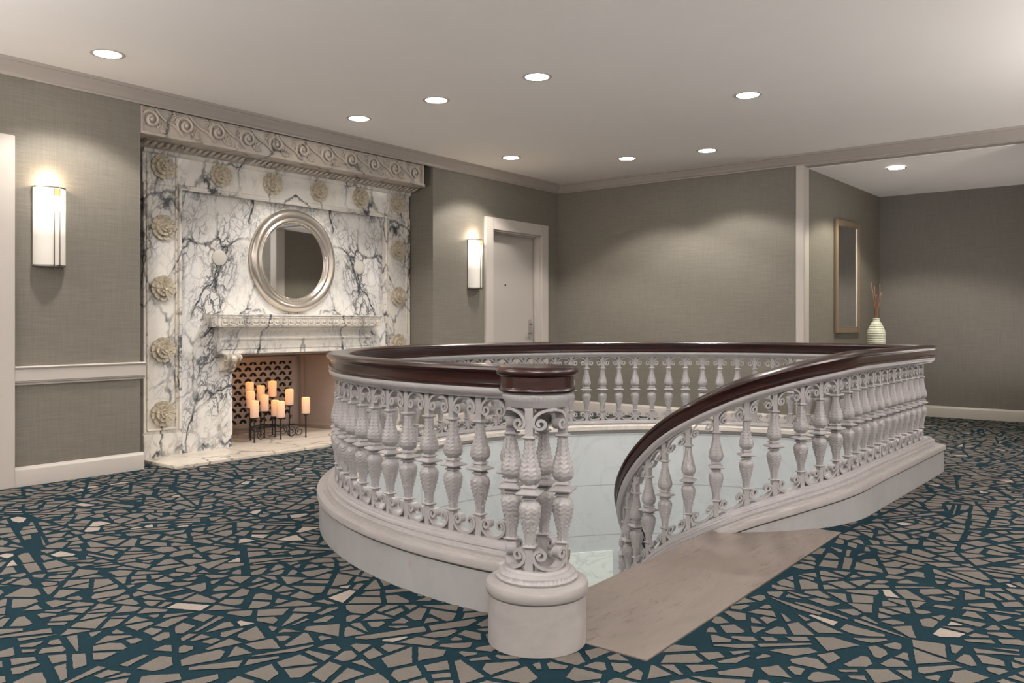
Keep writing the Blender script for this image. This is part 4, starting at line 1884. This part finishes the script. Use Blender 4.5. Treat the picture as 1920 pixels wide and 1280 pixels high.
# ------------------------------------------------------------------ sconces
def sconce(y, z, label):
    s_ = thing('wall_sconce', label, 'wall lamp', (XL, y, z), 0, 'half-round glass wall sconces')
    h = 0.265
    # half-cylinder opal glass
    b_ = bmesh.new()
    n_ = 24
    for rr, flip in ((1.0, False), (0.96, True)):
        cols_ = []
        for i in range(n_+1):
            a = -PI/2+PI*i/n_
            x_, y_ = 0.085*rr*math.cos(a)+0.012, 0.103*rr*math.sin(a)
            cols_.append([b_.verts.new((x_, y_, -h+2*h*j/12)) for j in range(13)])
        for i in range(n_):
            for j in range(12):
                f_ = (cols_[i][j], cols_[i+1][j], cols_[i+1][j+1], cols_[i][j+1])
                b_.faces.new(f_[::-1] if flip else f_)
    link('glass_shade', b_, M['opal'], s_, smooth='all', recalc=False)
    b_ = bmesh.new()
    bbox(b_, 0.0005, 0.012, -0.102, 0.102, -h-0.004, h+0.004, 0.002)
    for zz in (-h-0.003, h-0.007):
        out = [(0.012+0.088*math.cos(-PI/2+PI*i/20), 0.106*math.sin(-PI/2+PI*i/20)) for i in range(21)]
        inn = [(0.012+0.081*math.cos(-PI/2+PI*i/20), 0.098*math.sin(-PI/2+PI*i/20)) for i in range(21)]
        extrude_poly(b_, out+inn[::-1], (0, 0, zz), (1, 0, 0), (0, 1, 0), (0, 0, 1), 0.010)
    mf_ = link('metal_frame', b_, M['nickel'], s_)
    for yy in (-0.004, 0.034):
        b_ = bmesh.new()
        xx = 0.012+0.089*math.sqrt(max(0, 1-(yy/0.106)**2))+0.004
        tube(b_, [(xx, yy, -h-0.022), (xx, yy, h-0.002)], 0.0032, 8)
        link('rod', b_, M['nickel'], mf_, smooth='all')
    b_ = bmesh.new()
    xx = 0.012+0.089
    bbox(b_, xx-0.010, xx-0.002, -0.002, 0.032, h-0.058, h-0.012, 0.001)
    link('amber_tile', b_, M['amber'], s_)
    lamp('sconce_bulb', 'POINT', (0.055, 0, h+0.035), SCONCE_W, (1.0, 0.80, 0.58), s_, shadow_soft_size=0.03)
    return s_


sconce(2.493, 1.735, 'half-round opal glass sconce left of the fireplace, above the chair rail')
sconce(6.925, 1.733, 'half-round opal glass sconce between the fireplace and the door')

# ------------------------------------------------------------------ recessed ceiling lights
DL = [(-5.336, 2.599, 'recessed ceiling light nearest the left wall, above the left sconce'),
      (-4.428, 4.711, 'recessed ceiling light over the left half of the stairwell, second in its row'),
      (-3.452, 4.706, 'recessed ceiling light above the middle of the stairwell, highest in the centre of the photo'),
      (-2.466, 6.067, 'rightmost recessed light of the main ceiling, above the far right railing'),
      (-5.34, 4.73, 'recessed ceiling light directly in front of the fireplace frieze'),
      (-5.348, 6.831, 'recessed ceiling light in front of the far sconce'),
      (-4.413, 7.618, 'recessed ceiling light near the back wall, left of its pair'),
      (-3.577, 7.761, 'recessed ceiling light near the back wall, right of its pair')]


def downlight(x, y, z, label, watts, size=0.092, col=(1.0, 0.95, 0.90)):
    d_ = thing('ceiling_light', label, 'ceiling light', (x, y, z), 0, 'round recessed ceiling lights')
    b_ = bmesh.new()
    rp = [(size-0.010, -0.001), (size-0.008, -0.004), (size+0.012, -0.003), (size+0.014, 0.0), (size-0.010, 0.0)]
    rings_ = []
    for i in range(40):
        a = 2*PI*i/40
        rings_.append([b_.verts.new((r_*math.cos(a), r_*math.sin(a), z_)) for r_, z_ in rp])
    for i in range(40):
        A_, B_ = rings_[i], rings_[(i+1) % 40]
        for q in range(5):
            b_.faces.new((A_[q], A_[(q+1) % 5], B_[(q+1) % 5], B_[q]))
    tr_ = link('trim_ring', b_, M['trim'], d_, smooth=True)
    b_ = bmesh.new()
    lathe(b_, [(size-0.010, -0.0005), (size-0.014, -0.004), (0.03, -0.007), (0.002, -0.0075)], 32)
    link('lens', b_, M['lens'], tr_, smooth=True)
    l = lamp('spot', 'SPOT', (0, 0, -0.03), watts, col, d_, shadow_soft_size=0.07, spot_size=R(120), spot_blend=0.28)
    return d_


for x, y, lab in DL:
    downlight(x, y, ZC, lab, DOWNLIGHT_W)
downlight(-2.117, 9.087, 2.668, 'recessed ceiling light in the lower ceiling of the right-hand alcove', ALCOVE_W, 0.085, (1.0, 0.95, 0.80))
# the same ceiling lights go on behind and beside the camera
for i, (x, y) in enumerate(((-3.4, 1.6), (-1.4, 0.4), (0.6, 2.6), (0.8, 5.6), (2.8, 3.4))):
    lamp('ceiling_spot', 'SPOT', (x, y, ZC-0.03), DOWNLIGHT_W*0.3, (1.0, 0.95, 0.90), None, shadow_soft_size=0.07, spot_size=R(120), spot_blend=0.28)

# ------------------------------------------------------------------ alcove mirror, vase
ang = math.atan2(AY-8.70, AX1-AX0)-PI/2
am = thing('wall_mirror', 'tall rectangular mirror in an antique gold frame on the alcove side wall', 'mirror', (0, 0, 0))
k = (9.62-8.70)/(AY-8.70)
am.location = (AX0+(AX1-AX0)*k, 9.62, 1.60)
am.rotation_euler = (0, 0, ang)
hw, hh = 0.325, 0.625
bm = bmesh.new()
fw = 0.062
for a_, b_, c_, d_ in ((-hw, -hw+fw, -hh, hh), (hw-fw, hw, -hh, hh), (-hw+fw, hw-fw, -hh, -hh+fw), (-hw+fw, hw-fw, hh-fw, hh)):
    bbox(bm, 0.001, 0.030, a_, b_, c_, d_, 0.005)
amf = link('mirror_frame', bm, M['goldwood'], am, smooth=True)
bm = bmesh.new()
for a_, b_, c_, d_ in ((-hw+fw, -hw+fw+0.008, -hh+fw, hh-fw), (hw-fw-0.008, hw-fw, -hh+fw, hh-fw), (-hw+fw, hw-fw, -hh+fw, -hh+fw+0.008), (-hw+fw, hw-fw, hh-fw-0.008, hh-fw)):
    bbox(bm, 0.004, 0.024, a_, b_, c_, d_, 0.002)
link('inner_bead', bm, M['silver'], amf, smooth=True)
bm = bmesh.new()
box(bm, 0.002, 0.014, -hw+fw, hw-fw, -hh+fw, hh-fw)
link('mirror_glass', bm, M['mirror'], am)

VX, VY = ray(1643, 8.87, 0)[:2]
vs_ = thing('floor_vase', 'tall cream and green ribbed floor vase of twigs in the alcove corner', 'vase', (VX, VY, 0))
bm = bmesh.new()


def ribs(r, z, a):
    return r*0.95+0.0016*math.sin(z*2*PI/0.025)


pf = [(0.05, 0.0), (0.062, 0.004)]
z = 0.02
while z < 1.09:
    if z < 0.95:
        r = 0.064+0.034*math.sin(min(1, z/0.85)*PI/2)
    else:
        r = 0.098*math.cos((z-0.95)/0.14*PI/2*0.72)**0.8
    pf.append((r, z))
    z += 0.0062
pf += [(0.036, 1.105), (0.034, 1.125), (0.037, 1.136), (0.030, 1.138), (0.028, 1.10), (0.02, 1.0)]
lathe(bm, pf, 36, f=ribs)
link('vase_body', bm, M['vase'], vs_, smooth='all')
rng2 = random.Random(4)
for i in range(7):
    bm = bmesh.new()
    a = 2*PI*i/7+0.4
    x_, y_ = 0.010*math.cos(a), 0.010*math.sin(a)
    pts_ = [(x_*0.5, y_*0.5, 0.95), (x_, y_, 1.13)]
    H_ = rng2.uniform(0.24, 0.42)
    dx, dy = 0.035*math.cos(a), 0.035*math.sin(a)
    for q in range(1, 7):
        k_ = q/6
        pts_.append((x_+dx*(max(0, k_-0.25)*1.6)+rng2.uniform(-0.006, 0.006), y_+dy*(max(0, k_-0.25)*1.6)+rng2.uniform(-0.006, 0.006), 1.13+H_*k_))
    tube(bm, pts_, [0.006, 0.006, 0.006, 0.0055, 0.005, 0.0045, 0.004, 0.003], 6)
    link('twig', bm, M['twig'], vs_, smooth='all')
